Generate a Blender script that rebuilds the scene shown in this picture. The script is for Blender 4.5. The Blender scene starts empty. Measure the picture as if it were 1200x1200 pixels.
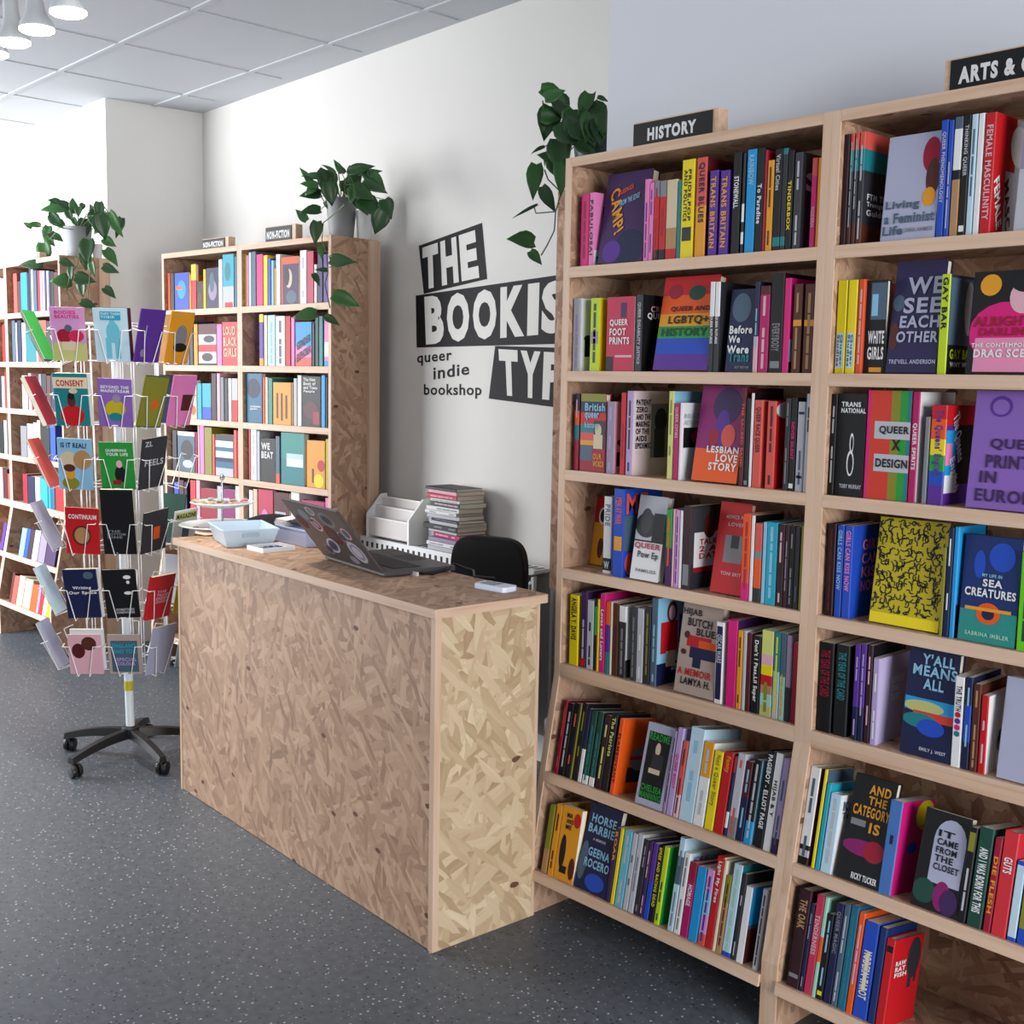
import bpy, math, random
from math import sin, cos, pi, radians, atan, sqrt
from mathutils import Vector, Matrix
random.seed(7)
SC = bpy.context.scene
COL = SC.collection
# ------------------------------------------------------------------ camera
cam = bpy.data.cameras.new('camera')
camo = bpy.data.objects.new('camera', cam)
COL.objects.link(camo)
cam.sensor_width = 36.0
cam.lens = 36.0*1353.07/1200.0
cam.clip_start = 0.05
PITCH, YAW, ROLL, CZ = 0.1141, 0.8218, 0.0184, 1.5863
fw = Vector((-sin(YAW)*cos(PITCH), cos(YAW)*cos(PITCH), -sin(PITCH)))
r_ = fw.cross(Vector((0, 0, 1))).normalized()
u_ = r_.cross(fw)
rt = r_*cos(ROLL)+u_*sin(ROLL)
up = u_*cos(ROLL)-r_*sin(ROLL)
m = Matrix((rt, up, -fw)).transposed().to_4x4()
m.translation = Vector((0, 0, CZ))
camo.matrix_world = m
SC.camera = camo
# ------------------------------------------------------------------ world, daylight, exposure
SC.view_settings.view_transform = 'Standard'
SC.view_settings.look = 'None'
SC.view_settings.gamma = 1.0
SC.view_settings.exposure = 0.08
SC.view_settings.use_curve_mapping = False
w = bpy.data.worlds.new('daylight'); SC.world = w
w.use_nodes = True
bg = w.node_tree.nodes['Background']
bg.inputs[0].default_value = (0.80, 0.88, 1.0, 1)
bg.inputs[1].default_value = 0.30
def area(name, loc, target, sx, sy, power, color):
    d = bpy.data.lights.new(name, 'AREA'); d.shape = 'RECTANGLE'; d.size = sx; d.size_y = sy
    d.energy = power; d.color = color
    o = bpy.data.objects.new(name, d); COL.objects.link(o); o.location = loc
    o.rotation_euler = (Vector(target)-Vector(loc)).to_track_quat('-Z', 'Y').to_euler()
    return o
# shop window on the street side (left of the camera) and the glazed door behind it on the right, plus an added front fill
area('street_window_light', (-8.5, -0.5, 1.7), (-8.0, 2.4, 0.8), 3.4, 2.4, 460, (0.96, 0.98, 1.0))
area('front_fill_light', (-2.8, -2.4, 2.35), (-2.8, 2.2, 0.7), 4.2, 1.8, 26, (0.96, 0.98, 1.0))  # added fill from the front to lift the counter top, not a window
area('door_window_light', (4.3, 0.5, 1.5), (-3.5, 2.2, 1.0), 3.0, 2.5, 370, (0.97, 0.98, 1.0))
# ------------------------------------------------------------------ palette and materials
PAL = dict(white='f0f0f0', cream='ece0c0', grey='85868c', lgrey='c2c4cc', dgrey='3c3c42', charcoal='28282e', black='0e0e12', red='c8141e',
crimson='a01030', coral='e0584c', coralred='d8303a', orange='f05a10', orangered='e0501c', amber='eca020', yellow='f4dc10', lime='c4dc1c', limepale='d8dc7c', limegreen='6cd018',
green='259a3a', dgreen='18483c', teal='188088', tealgreen='2a9088', tealblue='1a6a8c', turquoise='1ca8c4', turqpale='6cc0d4', sky='189ce0', blue='1c4cc0', steel='4878c0', navy='141c48', navyblue='12306c', lblue='90c8e8', iceblue='c4e0f0',
purple='5a2c98', purplelav='8c64bc', plum='3e2058', plumnavy='2a2450', lavender='b8a4d4', lavpale='cabce4', lavgrey='b4b6d0', mauve='9c8ca8', mauvepink='d89cd0', pink='ec84c0', pinkrose='f094b8', hotpink='e0147c', magenta='b80c64', magentadark='8c1468', rose='eab4c0', rosewhite='e8d0d4', redpink='cc2450', redorange='d83c2c',
brown='58281c', tan='b88c5c', beige='dcc8a8', beigegrey='b8a498', maroon='581420', maroondark='2c1018', mint='a0d8c0', olive='8c8a28', olivepale='c4c47c', mustard='c8b414', slate='4c6478', crimsonpink='c83054')
WORD = dict(lgrey='pale grey', dgrey='dark grey', coralred='red', orangered='orange', limepale='pale lime', limegreen='bright green', dgreen='dark green', tealgreen='teal', tealblue='dark teal', turqpale='pale turquoise', sky='sky blue', steel='steel blue', navyblue='navy', lblue='light blue', iceblue='ice blue', purplelav='lavender purple', plumnavy='dark violet', lavpale='pale lavender', lavgrey='grey lavender', mauvepink='pale pink', pinkrose='pink', hotpink='hot pink', magentadark='dark magenta', rosewhite='rose white', redpink='raspberry', redorange='red', beigegrey='stone grey', maroondark='very dark maroon', olivepale='pale olive', crimsonpink='raspberry')
PAL = {k: (v if k in ('black', 'charcoal', 'maroondark') else ''.join('%02x' % round(int(v[i:i+2], 16)*0.88) for i in (0, 2, 4))) for k, v in PAL.items()}
def lin(h):
    o = []
    for i in (0, 2, 4):
        c = int(h[i:i+2], 16)/255.0
        o.append(c/12.92 if c <= 0.04045 else ((c+0.055)/1.055)**2.4)
    return (o[0], o[1], o[2], 1.0)
MATS = {}
def pmat(key, hexa=None, rough=0.5, metal=0.0, emit=0.0, spec=0.5, alpha=1.0, trans=0.0, grain=0.0):
    if key in MATS: return MATS[key]
    mt = bpy.data.materials.new(key); mt.use_nodes = True
    nt = mt.node_tree; b = nt.nodes['Principled BSDF']
    c = lin(hexa or PAL[key])
    b.inputs['Base Color'].default_value = c
    b.inputs['Roughness'].default_value = rough
    b.inputs['Metallic'].default_value = metal
    b.inputs['Specular IOR Level'].default_value = spec
    if trans: b.inputs['Transmission Weight'].default_value = trans
    if alpha < 1: b.inputs['Alpha'].default_value = alpha
    if emit:
        b.inputs['Emission Color'].default_value = c; b.inputs['Emission Strength'].default_value = emit
    if grain:
        tc = nt.nodes.new('ShaderNodeTexCoord'); n = nt.nodes.new('ShaderNodeTexNoise'); n.inputs['Scale'].default_value = 14.0
        n.inputs['Detail'].default_value = 6.0
        nt.links.new(tc.outputs['Object'], n.inputs['Vector'])
        mx = nt.nodes.new('ShaderNodeMix'); mx.data_type = 'RGBA'; mx.inputs['A'].default_value = c
        mx.inputs['B'].default_value = tuple(x*(1-grain) for x in c[:3])+(1,)
        nt.links.new(n.outputs['Fac'], mx.inputs['Factor']); nt.links.new(mx.outputs['Result'], b.inputs['Base Color'])
    MATS[key] = mt
    return mt
def cmat(k): return pmat(k, PAL[k], 0.5, spec=0.28)
class NG:
    def __init__(s, name):
        s.m = bpy.data.materials.new(name); s.m.use_nodes = True; s.t = s.m.node_tree; s.b = s.t.nodes['Principled BSDF']
        s.tc = s.t.nodes.new('ShaderNodeTexCoord')
    def n(s, typ, ins=None, **kw):
        x = s.t.nodes.new(typ)
        for k, v in kw.items(): setattr(x, k, v)
        for k, v in (ins or {}).items():
            if hasattr(v, 'is_output'): s.t.links.new(v, x.inputs[k])
            else: x.inputs[k].default_value = v
        return x
    def ramp(s, fac, stops):
        x = s.t.nodes.new('ShaderNodeValToRGB'); s.t.links.new(fac, x.inputs[0])
        e = x.color_ramp.elements
        while len(e) < len(stops): e.new(0.5)
        for i, (p, c) in enumerate(stops): e[i].position = p; e[i].color = lin(c) if isinstance(c, str) else (c, c, c, 1)
        return x.outputs[0]
    def mix(s, fac, a, b, blend='MIX'):
        x = s.n('ShaderNodeMix', data_type='RGBA', blend_type=blend)
        for k, v in (('Factor', fac), ('A', a), ('B', b)):
            if hasattr(v, 'is_output'): s.t.links.new(v, x.inputs[k if k == 'Factor' else k])
            else: x.inputs[k].default_value = v
        return x.outputs['Result']
    def math(s, op, a, b=0.0):
        x = s.n('ShaderNodeMath', operation=op)
        for i, v in enumerate((a, b)):
            if hasattr(v, 'is_output'): s.t.links.new(v, x.inputs[i])
            else: x.inputs[i].default_value = v
        return x.outputs[0]
def osb(name, sc=1.0, stops=None, seed=0.0):
    g = NG(name)
    stops = stops or [(0.0, '80604a'), (0.25, '9c7a62'), (0.5, 'ac8a70'), (0.75, 'b8967c'), (1.0, 'c8aa90')]
    # board coordinates: along the board and up it, for upright and lying boards alike
    sx = g.n('ShaderNodeSeparateXYZ', {0: g.tc.outputs['Object']}); sn = g.n('ShaderNodeSeparateXYZ', {0: g.tc.outputs['Normal']})
    flat = g.math('GREATER_THAN', g.math('ABSOLUTE', sn.outputs[2]), 0.6)
    vv = g.math('ADD', g.math('MULTIPLY', flat, sx.outputs[1]), g.math('MULTIPLY', g.math('SUBTRACT', 1.0, flat), sx.outputs[2]))
    uu = g.math('ADD', sx.outputs[0], g.math('MULTIPLY', g.math('SUBTRACT', 1.0, flat), sx.outputs[1]))
    cb = g.n('ShaderNodeCombineXYZ', {0: uu, 1: vv, 2: 0.0})
    warp = g.n('ShaderNodeTexNoise', {'Vector': cb.outputs[0], 'Scale': 20.0*sc, 'Detail': 2.0})
    wv = g.n('ShaderNodeVectorMath', {0: warp.outputs['Color'], 1: (0.5, 0.5, 0.5)}, operation='SUBTRACT')
    ws = g.n('ShaderNodeVectorMath', {0: wv.outputs[0], 'Scale': 0.012/sc}, operation='SCALE')
    v0 = g.n('ShaderNodeVectorMath', {0: cb.outputs[0], 1: ws.outputs[0]}, operation='ADD')
    val = None
    # strands lie in several directions; each layer covers part of the one below it
    for i, (ang, sa, sb, lo) in enumerate([(0.5, 9, 26, 0), (2.2, 10, 38, 0.5), (1.2, 9, 44, 0.58), (0.1, 12, 48, 0.62), (2.7, 11, 52, 0.66), (1.7, 14, 60, 0.7), (0.8, 13, 66, 0.72)]):
        mp = g.n('ShaderNodeMapping', {'Vector': v0.outputs[0], 'Location': (seed+i*3.7, seed*1.3+i*1.9, 0), 'Rotation': (0, 0, ang), 'Scale': (1, 1, 1)})
        m2 = g.n('ShaderNodeMapping', {'Vector': mp.outputs[0], 'Scale': (sa*sc, sb*sc, 1)})
        vo = g.n('ShaderNodeTexVoronoi', {'Vector': m2.outputs[0], 'Scale': 1.0, 'Randomness': 1.0}, voronoi_dimensions='2D', feature='F1')
        sp = g.n('ShaderNodeSeparateColor', {0: vo.outputs['Color']})
        m3 = g.n('ShaderNodeMapping', {'Vector': mp.outputs[0], 'Scale': (7*sc, 120*sc, 1)})
        st = g.n('ShaderNodeTexNoise', {'Vector': m3.outputs[0], 'Scale': 1.0, 'Detail': 3.0})
        c = g.math('ADD', g.math('MULTIPLY', sp.outputs[0], 0.62 if i else 0.4), g.math('MULTIPLY', st.outputs['Fac'], 0.38 if i else 0.6))
        if val is None: val = c
        else:
            k = g.math('GREATER_THAN', sp.outputs[1], lo)
            mx = g.n('ShaderNodeMix', data_type='FLOAT')
            g.t.links.new(k, mx.inputs['Factor']); g.t.links.new(val, mx.inputs['A']); g.t.links.new(c, mx.inputs['B'])
            val = mx.outputs['Result']
    col = g.ramp(g.math('ADD', g.math('MULTIPLY', val, 1.15), -0.08), stops)
    mp = g.n('ShaderNodeMapping', {'Vector': v0.outputs[0], 'Scale': (18*sc, 34*sc, 1)})
    dk = g.n('ShaderNodeTexVoronoi', {'Vector': mp.outputs[0], 'Scale': 1.0}, feature='F1', voronoi_dimensions='2D')
    dsp = g.n('ShaderNodeSeparateColor', {0: dk.outputs['Color']})
    spot = g.math('MULTIPLY', g.math('GREATER_THAN', dsp.outputs[0], 0.982), g.math('LESS_THAN', dk.outputs['Distance'], 0.22))
    col = g.mix(spot, col, lin('5c3c2a'))
    g.t.links.new(col, g.b.inputs['Base Color'])
    g.b.inputs['Roughness'].default_value = 0.62
    bp = g.n('ShaderNodeBump', {'Height': val, 'Strength': 0.14, 'Distance': 0.003}); g.t.links.new(bp.outputs[0], g.b.inputs['Normal'])
    return g.m
def pine(name, axis, tint=('d2b6a0', 'c6a68c', 'ae8868')):
    g = NG(name)
    scl = [55, 55, 55]; scl[axis] = 2.2
    mp = g.n('ShaderNodeMapping', {'Vector': g.tc.outputs['Object'], 'Scale': tuple(scl)})
    n1 = g.n('ShaderNodeTexNoise', {'Vector': mp.outputs[0], 'Scale': 1.0, 'Detail': 4.0, 'Distortion': 0.4})
    col = g.ramp(n1.outputs['Fac'], [(0.2, tint[0]), (0.55, tint[1]), (0.85, tint[2])])
    vo = g.n('ShaderNodeTexVoronoi', {'Vector': g.tc.outputs['Object'], 'Scale': 5.5}, feature='F1')
    sp = g.n('ShaderNodeSeparateColor', {0: vo.outputs['Color']})
    kn = g.math('MULTIPLY', g.math('GREATER_THAN', sp.outputs[0], 0.72), g.math('LESS_THAN', vo.outputs['Distance'], 0.055))
    col = g.mix(kn, col, lin('6e4526'))
    g.t.links.new(col, g.b.inputs['Base Color']); g.b.inputs['Roughness'].default_value = 0.55
    return g.m
def wallmat(name, hexa):
    g = NG(name)
    n = g.n('ShaderNodeTexNoise', {'Vector': g.tc.outputs['Object'], 'Scale': 3.0, 'Detail': 5.0})
    c = g.ramp(n.outputs['Fac'], [(0.3, hexa), (0.75, hexa)])
    g.t.links.new(c, g.b.inputs['Base Color']); g.b.inputs['Roughness'].default_value = 0.85
    n2 = g.n('ShaderNodeTexNoise', {'Vector': g.tc.outputs['Object'], 'Scale': 220.0, 'Detail': 2.0})
    bp = g.n('ShaderNodeBump', {'Height': n2.outputs['Fac'], 'Strength': 0.05, 'Distance': 0.002}); g.t.links.new(bp.outputs[0], g.b.inputs['Normal'])
    return g.m
def floormat():
    g = NG('speckled_vinyl')
    n = g.n('ShaderNodeTexNoise', {'Vector': g.tc.outputs['Object'], 'Scale': 40.0, 'Detail': 5.0})
    col = g.ramp(n.outputs['Fac'], [(0.3, '474d54'), (0.7, '585f67')])
    for sc, th, rad, cc in ((54.0, 0.88, 0.16, 'b4b8ba'), (85.0, 0.9, 0.18, '868c92'), (64.0, 0.9, 0.24, '2c3036')):
        vo = g.n('ShaderNodeTexVoronoi', {'Vector': g.tc.outputs['Object'], 'Scale': sc}, feature='F1', voronoi_dimensions='2D')
        sp = g.n('ShaderNodeSeparateColor', {0: vo.outputs['Color']})
        k = g.math('MULTIPLY', g.math('GREATER_THAN', sp.outputs[0], th), g.math('LESS_THAN', vo.outputs['Distance'], rad))
        col = g.mix(k, col, lin(cc))
    g.t.links.new(col, g.b.inputs['Base Color']); g.b.inputs['Roughness'].default_value = 0.42
    g.b.inputs['Specular IOR Level'].default_value = 0.5
    return g.m
OSB = osb('osb_board', 0.9)
OSBLIT = osb('osb_lit_side_board', 0.75, [(0.0, '94785a'), (0.25, 'ae9472'), (0.5, 'bca484'), (0.75, 'c6b090'), (1.0, 'd8c6a6')], 3.0)  # brighter, yellower light on the counter's right side put into the board colour
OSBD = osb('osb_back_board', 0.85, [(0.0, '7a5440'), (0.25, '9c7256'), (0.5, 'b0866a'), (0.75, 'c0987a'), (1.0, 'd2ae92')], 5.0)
PX = pine('pine_horizontal', 0); PY = pine('pine_depth', 1); PZ = pine('pine_vertical', 2)
WALL = wallmat('wall_paint', 'd8d6d2'); WALLB = wallmat('cool_wall_tone', 'c8cbd2'); CEIL = wallmat('ceiling_tile', 'bcc0c6')  # the right wall gets a slightly bluer tone than the others
PAPER = pmat('paper', 'e6dfcc', 0.8, grain=0.08)
WIRE = pmat('white_wire', 'e4e6e6', 0.35); BLK = pmat('black_plastic', '0c0c0f', 0.5); WHITEP = pmat('white_plastic', 'e8eaec', 0.35)
# ------------------------------------------------------------------ mesh helpers
class MB:
    def __init__(s): s.v = []; s.f = []; s.mi = []; s.ms = []; s.sm = False
    def m(s, mt):
        if mt not in s.ms: s.ms.append(mt)
        return s.ms.index(mt)
    def poly(s, pts, mt):
        b = len(s.v); s.v += [tuple(p) for p in pts]; s.f.append(tuple(range(b, b+len(pts)))); s.mi.append(s.m(mt)); return s
    def box(s, x0, x1, y0, y1, z0, z1, mt):
        b = len(s.v); s.v += [(x0,y0,z0),(x1,y0,z0),(x1,y1,z0),(x0,y1,z0),(x0,y0,z1),(x1,y0,z1),(x1,y1,z1),(x0,y1,z1)]
        i = s.m(mt)
        for q in ((0,3,2,1),(4,5,6,7),(0,1,5,4),(1,2,6,5),(2,3,7,6),(3,0,4,7)): s.f.append(tuple(b+k for k in q)); s.mi.append(i)
        return s
    def prism(s, pts, a, b_, axis, mt):
        # pts: 2D outline, extruded along axis (0:x with pts=(y,z), 1:y with (x,z), 2:z with (x,y))
        def P(p, t): return (t, p[0], p[1]) if axis == 0 else ((p[0], t, p[1]) if axis == 1 else (p[0], p[1], t))
        b = len(s.v); n = len(pts); i = s.m(mt)
        s.v += [P(p, a) for p in pts]+[P(p, b_) for p in pts]
        s.f.append(tuple(b+k for k in range(n))); s.f.append(tuple(b+n+k for k in reversed(range(n)))); s.mi += [i, i]
        for k in range(n): s.f.append((b+k, b+n+k, b+n+(k+1) % n, b+(k+1) % n)); s.mi.append(i)
        return s
    def lathe(s, prof, c, mt, n=24, caps=True):
        b = len(s.v); i = s.m(mt); k = len(prof)
        for j in range(n):
            a = 2*pi*j/n
            for r, z in prof: s.v.append((c[0]+r*cos(a), c[1]+r*sin(a), c[2]+z))
        for j in range(n):
            for q in range(k-1):
                A = b+j*k+q; B = b+((j+1) % n)*k+q
                s.f.append((A, B, B+1, A+1)); s.mi.append(i)
        if caps:
            s.f.append(tuple(b+j*k for j in reversed(range(n)))); s.f.append(tuple(b+j*k+k-1 for j in range(n))); s.mi += [i, i]
        s.sm = True
        return s
    def tube(s, pts, r, mt, n=6, closed=False):
        P = [Vector(p) for p in pts]; b = len(s.v); i = s.m(mt); L = len(P)
        rr = r if isinstance(r, (list, tuple)) else [r]*L
        ref = Vector((0, 0, 1))
        for k, p in enumerate(P):
            if closed: d = (P[(k+1) % L]-P[k-1])
            else: d = P[min(k+1, L-1)]-P[max(k-1, 0)]
            d = d.normalized() if d.length > 1e-9 else Vector((0, 0, 1))
            x = d.cross(ref)
            if x.length < 0.15: x = d.cross(Vector((1, 0, 0)))
            x.normalize(); y = d.cross(x)
            for j in range(n):
                a = 2*pi*j/n; s.v.append(tuple(p+(x*cos(a)+y*sin(a))*rr[k]))
        for k in range(L if closed else L-1):
            for j in range(n):
                A = b+k*n+j; A2 = b+k*n+(j+1) % n; B = b+((k+1) % L)*n+j; B2 = b+((k+1) % L)*n+(j+1) % n
                s.f.append((A, A2, B2, B)); s.mi.append(i)
        if not closed:
            s.f.append(tuple(b+j for j in reversed(range(n)))); s.f.append(tuple(b+(L-1)*n+j for j in range(n))); s.mi += [i, i]
        s.sm = True
        return s
    def build(s, name, parent=None, bevel=0.0, smooth=None):
        me = bpy.data.meshes.new(name); me.from_pydata(s.v, [], s.f)
        for mt in s.ms: me.materials.append(mt)
        me.polygons.foreach_set('material_index', s.mi)
        if smooth if smooth is not None else s.sm:
            me.polygons.foreach_set('use_smooth', [True]*len(s.f))
            try: me.set_sharp_from_angle(angle=radians(40))
            except Exception: pass
        me.update()
        o = bpy.data.objects.new(name, me); COL.objects.link(o)
        if parent: o.parent = parent
        if bevel:
            md = o.modifiers.new('soft_edge', 'BEVEL'); md.width = bevel; md.segments = 2; md.limit_method = 'ANGLE'
        return o
def tag(o, label, cat, group=None):
    o['label'] = label; o['category'] = cat
    if group: o['group'] = group
    return o
def empty(name, loc, rz=0.0, rx=0.0):
    o = bpy.data.objects.new(name, None); COL.objects.link(o); o.location = loc; o.rotation_euler = (rx, 0, rz); o.empty_display_size = 0.05
    return o
def struct(o): o['kind'] = 'structure'; return o
# ------------------------------------------------------------------ lettering: glyph outlines fitted into a quad on a surface
GL = {}
def glyphs(txt, bold=0.0):
    k = (txt, bold)
    if k in GL: return GL[k]
    cu = bpy.data.curves.new('lettering', 'FONT'); cu.body = txt; cu.resolution_u = 3; cu.offset = bold; cu.space_character = 1.05+bold*3
    ob = bpy.data.objects.new('lettering', cu); COL.objects.link(ob)
    dg = bpy.context.evaluated_depsgraph_get()
    me = bpy.data.meshes.new_from_object(ob.evaluated_get(dg))
    V = [(v.co.x, v.co.y) for v in me.vertices]; Fc = [tuple(p.vertices) for p in me.polygons]
    bpy.data.objects.remove(ob); bpy.data.curves.remove(cu); bpy.data.meshes.remove(me)
    xs = [v[0] for v in V] or [0, 1]; ys = [v[1] for v in V] or [0, 1]
    x0, x1, y0, y1 = min(xs), max(xs), min(ys), max(ys)
    V = [((x-x0)/max(x1-x0, 1e-6), (y-y0)/max(y1-y0, 1e-6)) for x, y in V]
    GL[k] = (V, Fc, (x1-x0)/max(y1-y0, 1e-6))
    return GL[k]
def letter(mb, txt, P, mt, bold=0.018):
    V, Fc, _ = glyphs(txt, bold)
    b = len(mb.v); i = mb.m(mt)
    mb.v += [tuple(P(u, v)) for u, v in V]
    for f in Fc: mb.f.append(tuple(b+k for k in f)); mb.mi.append(i)
# ------------------------------------------------------------------ the room
CEILZ = 3.1
FLOOR = floormat()
b = MB().box(-10.5, 4.5, -4.5, 4.2, -0.1, 0, FLOOR); struct(b.build('floor'))
b = MB().box(-10.5, 4.5, -4.5, 4.2, CEILZ, CEILZ+0.1, CEIL); struct(b.build('ceiling'))
b = MB(); tb = pmat('ceiling_bar', 'bec2c7', 0.8, spec=0.2)
for k in range(-2, 2): b.box(-10.4, 4.4, 2.42+0.68*k-0.012, 2.42+0.68*k+0.012, CEILZ-0.006, CEILZ, tb)
for k in range(-6, 8): b.box(-5.333+0.70*k-0.012, -5.333+0.70*k+0.012, -4.4, 3.28, CEILZ-0.005, CEILZ, tb)
struct(b.build('trim_1'))
# alcove wall behind the counter, its two returns and the projecting walls either side
def wall(name, pts, mt=WALL): struct(MB().prism(pts, 0, CEILZ, 2, mt).build(name))
wall('wall_back', [(-6.37, 3.39), (-2.505, 3.263), (-2.505, 3.9), (-6.37, 3.9)])
wall('wall_left', [(-10.4, 2.79), (-6.42, 2.826), (-6.37, 3.39), (-6.37, 3.9), (-10.4, 3.9)])
wall('wall_right', [(-2.505, 2.70), (4.4, 2.70), (4.4, 3.9), (-2.505, 3.9)], WALLB)
# ------------------------------------------------------------------ shop name on the alcove wall
WA = Vector((-6.37, 3.39, 0)); WE = (Vector((-3.54, 3.297, 0))-WA).normalized(); WN = Vector((WE.y, -WE.x, 0))
def wp(s, z, d): return WA+WE*s+WN*d+Vector((0, 0, z))
vin = pmat('black_vinyl', '17161a', 0.6, spec=0.15); wl = pmat('white_lettering', 'dcdad6', 0.8)
def quadP(q, d):
    def P(u, v):
        s = (q[0][0]*(1-u)+q[1][0]*u)*(1-v)+(q[3][0]*(1-u)+q[2][0]*u)*v
        z = (q[0][1]*(1-u)+q[1][1]*u)*(1-v)+(q[3][1]*(1-u)+q[2][1]*u)*v
        return wp(s, z, d)
    return P
sign_root = tag(empty('wall_lettering', wp(2.6, 1.75, 0.0)), 'black and white shop name lettering in slanted blocks on the alcove wall', 'sign')
inv = Matrix.Translation(-sign_root.location)
def onwall(mb, name):
    mb.v = [tuple(inv @ Vector(v)) for v in mb.v]; return mb.build(name, sign_root)
PAN = [('name_panel', [(2.147, 2.183), (2.597, 2.246), (2.637, 2.009), (2.189, 1.966)], 'THE', [(2.176, 1.983), (2.597, 2.018), (2.564, 2.221), (2.167, 2.171)]),
 ('name_panel', [(2.127, 1.961), (3.38, 2.014), (3.38, 1.733), (2.137, 1.725)], 'BOOKISH', [(2.2, 1.737), (3.29, 1.782), (3.30, 1.988), (2.183, 1.952)]),
 ('name_panel', [(2.698, 1.727), (3.38, 1.708), (3.36, 1.463), (2.661, 1.504)], 'TYPE', [(2.735, 1.522), (3.25, 1.498), (3.28, 1.688), (2.712, 1.714)])]
for nm, q, txt, tq in PAN:
    pb = MB(); P = quadP([q[3], q[2], q[1], q[0]], 0.0)
    F4 = [P(0, 0), P(1, 0), P(1, 1), P(0, 1)]
    pb.v = [tuple(p) for p in F4]+[tuple(p+WN*0.0015) for p in F4]; k = pb.m(vin)
    pb.f = [(0, 3, 2, 1), (4, 5, 6, 7), (0, 1, 5, 4), (1, 2, 6, 5), (2, 3, 7, 6), (3, 0, 4, 7)]; pb.mi = [k]*6
    po = onwall(pb, nm)
    # letters set one by one so that each keeps its own width inside the slanted block
    wts = {'I': 0.5, 'K': 1.12, 'O': 1.15}
    tot = sum(wts.get(c, 1.0) for c in txt); x = 0; lb = MB(); TP = quadP(tq, 0.0028)
    for c in txt:
        wd = wts.get(c, 1.0)/tot; pad = 0.07*wd
        letter(lb, c, (lambda u, v, x=x, wd=wd, pad=pad: TP(x+pad+(wd-2*pad)*u, v)), wl, 0.055); x += wd
    lb.v = [tuple(inv @ Vector(v)) for v in lb.v]; lo = lb.build('name_lettering', po); lo['label'] = 'white letters'
for txt, tq in [('queer', [(2.142, 1.640), (2.401, 1.652), (2.4, 1.701), (2.141, 1.687)]), ('indie', [(2.267, 1.579), (2.525, 1.605), (2.524, 1.657), (2.266, 1.637)]), ('bookshop', [(2.197, 1.494), (2.612, 1.502), (2.61, 1.565), (2.196, 1.559)])]:
    lb = MB(); TP = quadP(tq, 0.0012); letter(lb, txt, TP, vin, 0.02); onwall(lb, 'subtitle_lettering')
# ------------------------------------------------------------------ bookcases
ZT, ZK, ZLK, PR = 2.214, 0.716, 0.1795, 0.097
RZ = [1.9087, 1.6142, 1.3279, 1.0377, 0.7512]
TH = atan(0.097/0.5368)
UNITS = {'H': (Vector((-2.383, 2.404, 0)), 0.0, 0.8615, 0.0, 0.0235, 0.272),
         'A': (Vector((-1.5215, 2.404, 0)), 0.0, 0.8615, 0.0, 0.0235, 0.272),
         'NA': (None, 0.0738, 0.7185, -0.0263, 0.02, 0.268), 'NB': (None, 0.0738, 0.7185, -0.0263, 0.02, 0.268),
         'LA': (None, 0.013, 0.796, -0.0365, 0.02, 0.272), 'LB': (None, 0.013, 0.796, -0.0365, 0.02, 0.272)}
def setO(k, anc, ang, off):
    t = list(UNITS[k]); t[0] = Vector(anc)+Vector((cos(ang), sin(ang), 0))*off; UNITS[k] = tuple(t)
setO('NA', (-4.413, 2.975, 0), 0.0738, -1.437); setO('NB', (-4.413, 2.975, 0), 0.0738, -0.7185)
setO('LA', (-6.354, 2.526, 0), 0.013, -1.592); setO('LB', (-6.354, 2.526, 0), 0.013, -0.796)
def fz(u, z): return (z-ZT)*(1+UNITS[u][3])+ZT
def row_frame(row):
    u = row[:-1]; k = int(row[-1]); O, a = UNITS[u][0], UNITS[u][1]
    ey = Vector((-sin(a), cos(a), 0))
    if k <= 5: return O+Vector((0, 0, fz(u, RZ[k-1]))), a, 0.0
    t = {6: 0.533, 7: 1.07}[k]
    return O+ey*(-0.097*t)+Vector((0, 0, fz(u, ZK-0.5368*t))), a, TH
def bookcase(u, label, group):
    O, a, pitch, sc, T, D = UNITS[u]
    r = tag(empty('bookcase', O, a), label, 'bookcase', group)
    g = lambda z: fz(u, z)
    front = [(0, ZT), (0, g(ZK)), (-PR, g(ZLK)), (-PR, 0)]
    for x0 in (0, pitch-T):
        x1 = x0+T
        p = MB().prism(front+[(D, 0), (D, ZT)], x0, x1, 0, OSB).build('side_panel', r)
        e = MB()
        of = [(q[0]-0.005, q[1]) for q in front]
        e.prism(of+front[::-1], x0, x1, 0, PZ); e.build('edge_lipping', p, 0.001)
    t = MB().box(T, pitch-T, 0.004, D, ZT-0.022, ZT, OSB).build('top_board', r)
    MB().box(T, pitch-T, -0.005, 0.004, ZT-0.026, ZT, PX).build('edge_lipping', t, 0.001)
    for k in range(7):
        th = 0.030 if k != 4 else 0.040
        if k < 5:
            s = MB().box(T, pitch-T, 0.004, D-0.014, g(RZ[k])-0.02, g(RZ[k]), OSB).build('shelf', r)
            MB().box(T, pitch-T, -0.005, 0.004, g(RZ[k])-th, g(RZ[k])+0.0005, PX).build('edge_lipping', s, 0.001)
        else:
            fO, _, _ = row_frame(u+str(k+1)); loc = fO-O; yy = -sin(a)*loc.x+cos(a)*loc.y
            L = (D-0.016-yy)/cos(TH)-0.006
            s = MB().box(T, pitch-T, 0.004, L, -0.02, 0, OSB).build('shelf', r)
            s.location = (0, yy, loc.z); s.rotation_euler = (-TH, 0, 0)
            MB().box(T, pitch-T, -0.005, 0.004, -th, 0.0005, PX).build('edge_lipping', s, 0.001)
    zb = g(ZK-0.5368*1.07)-0.12
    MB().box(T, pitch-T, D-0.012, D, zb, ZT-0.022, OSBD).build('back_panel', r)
    return r
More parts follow.
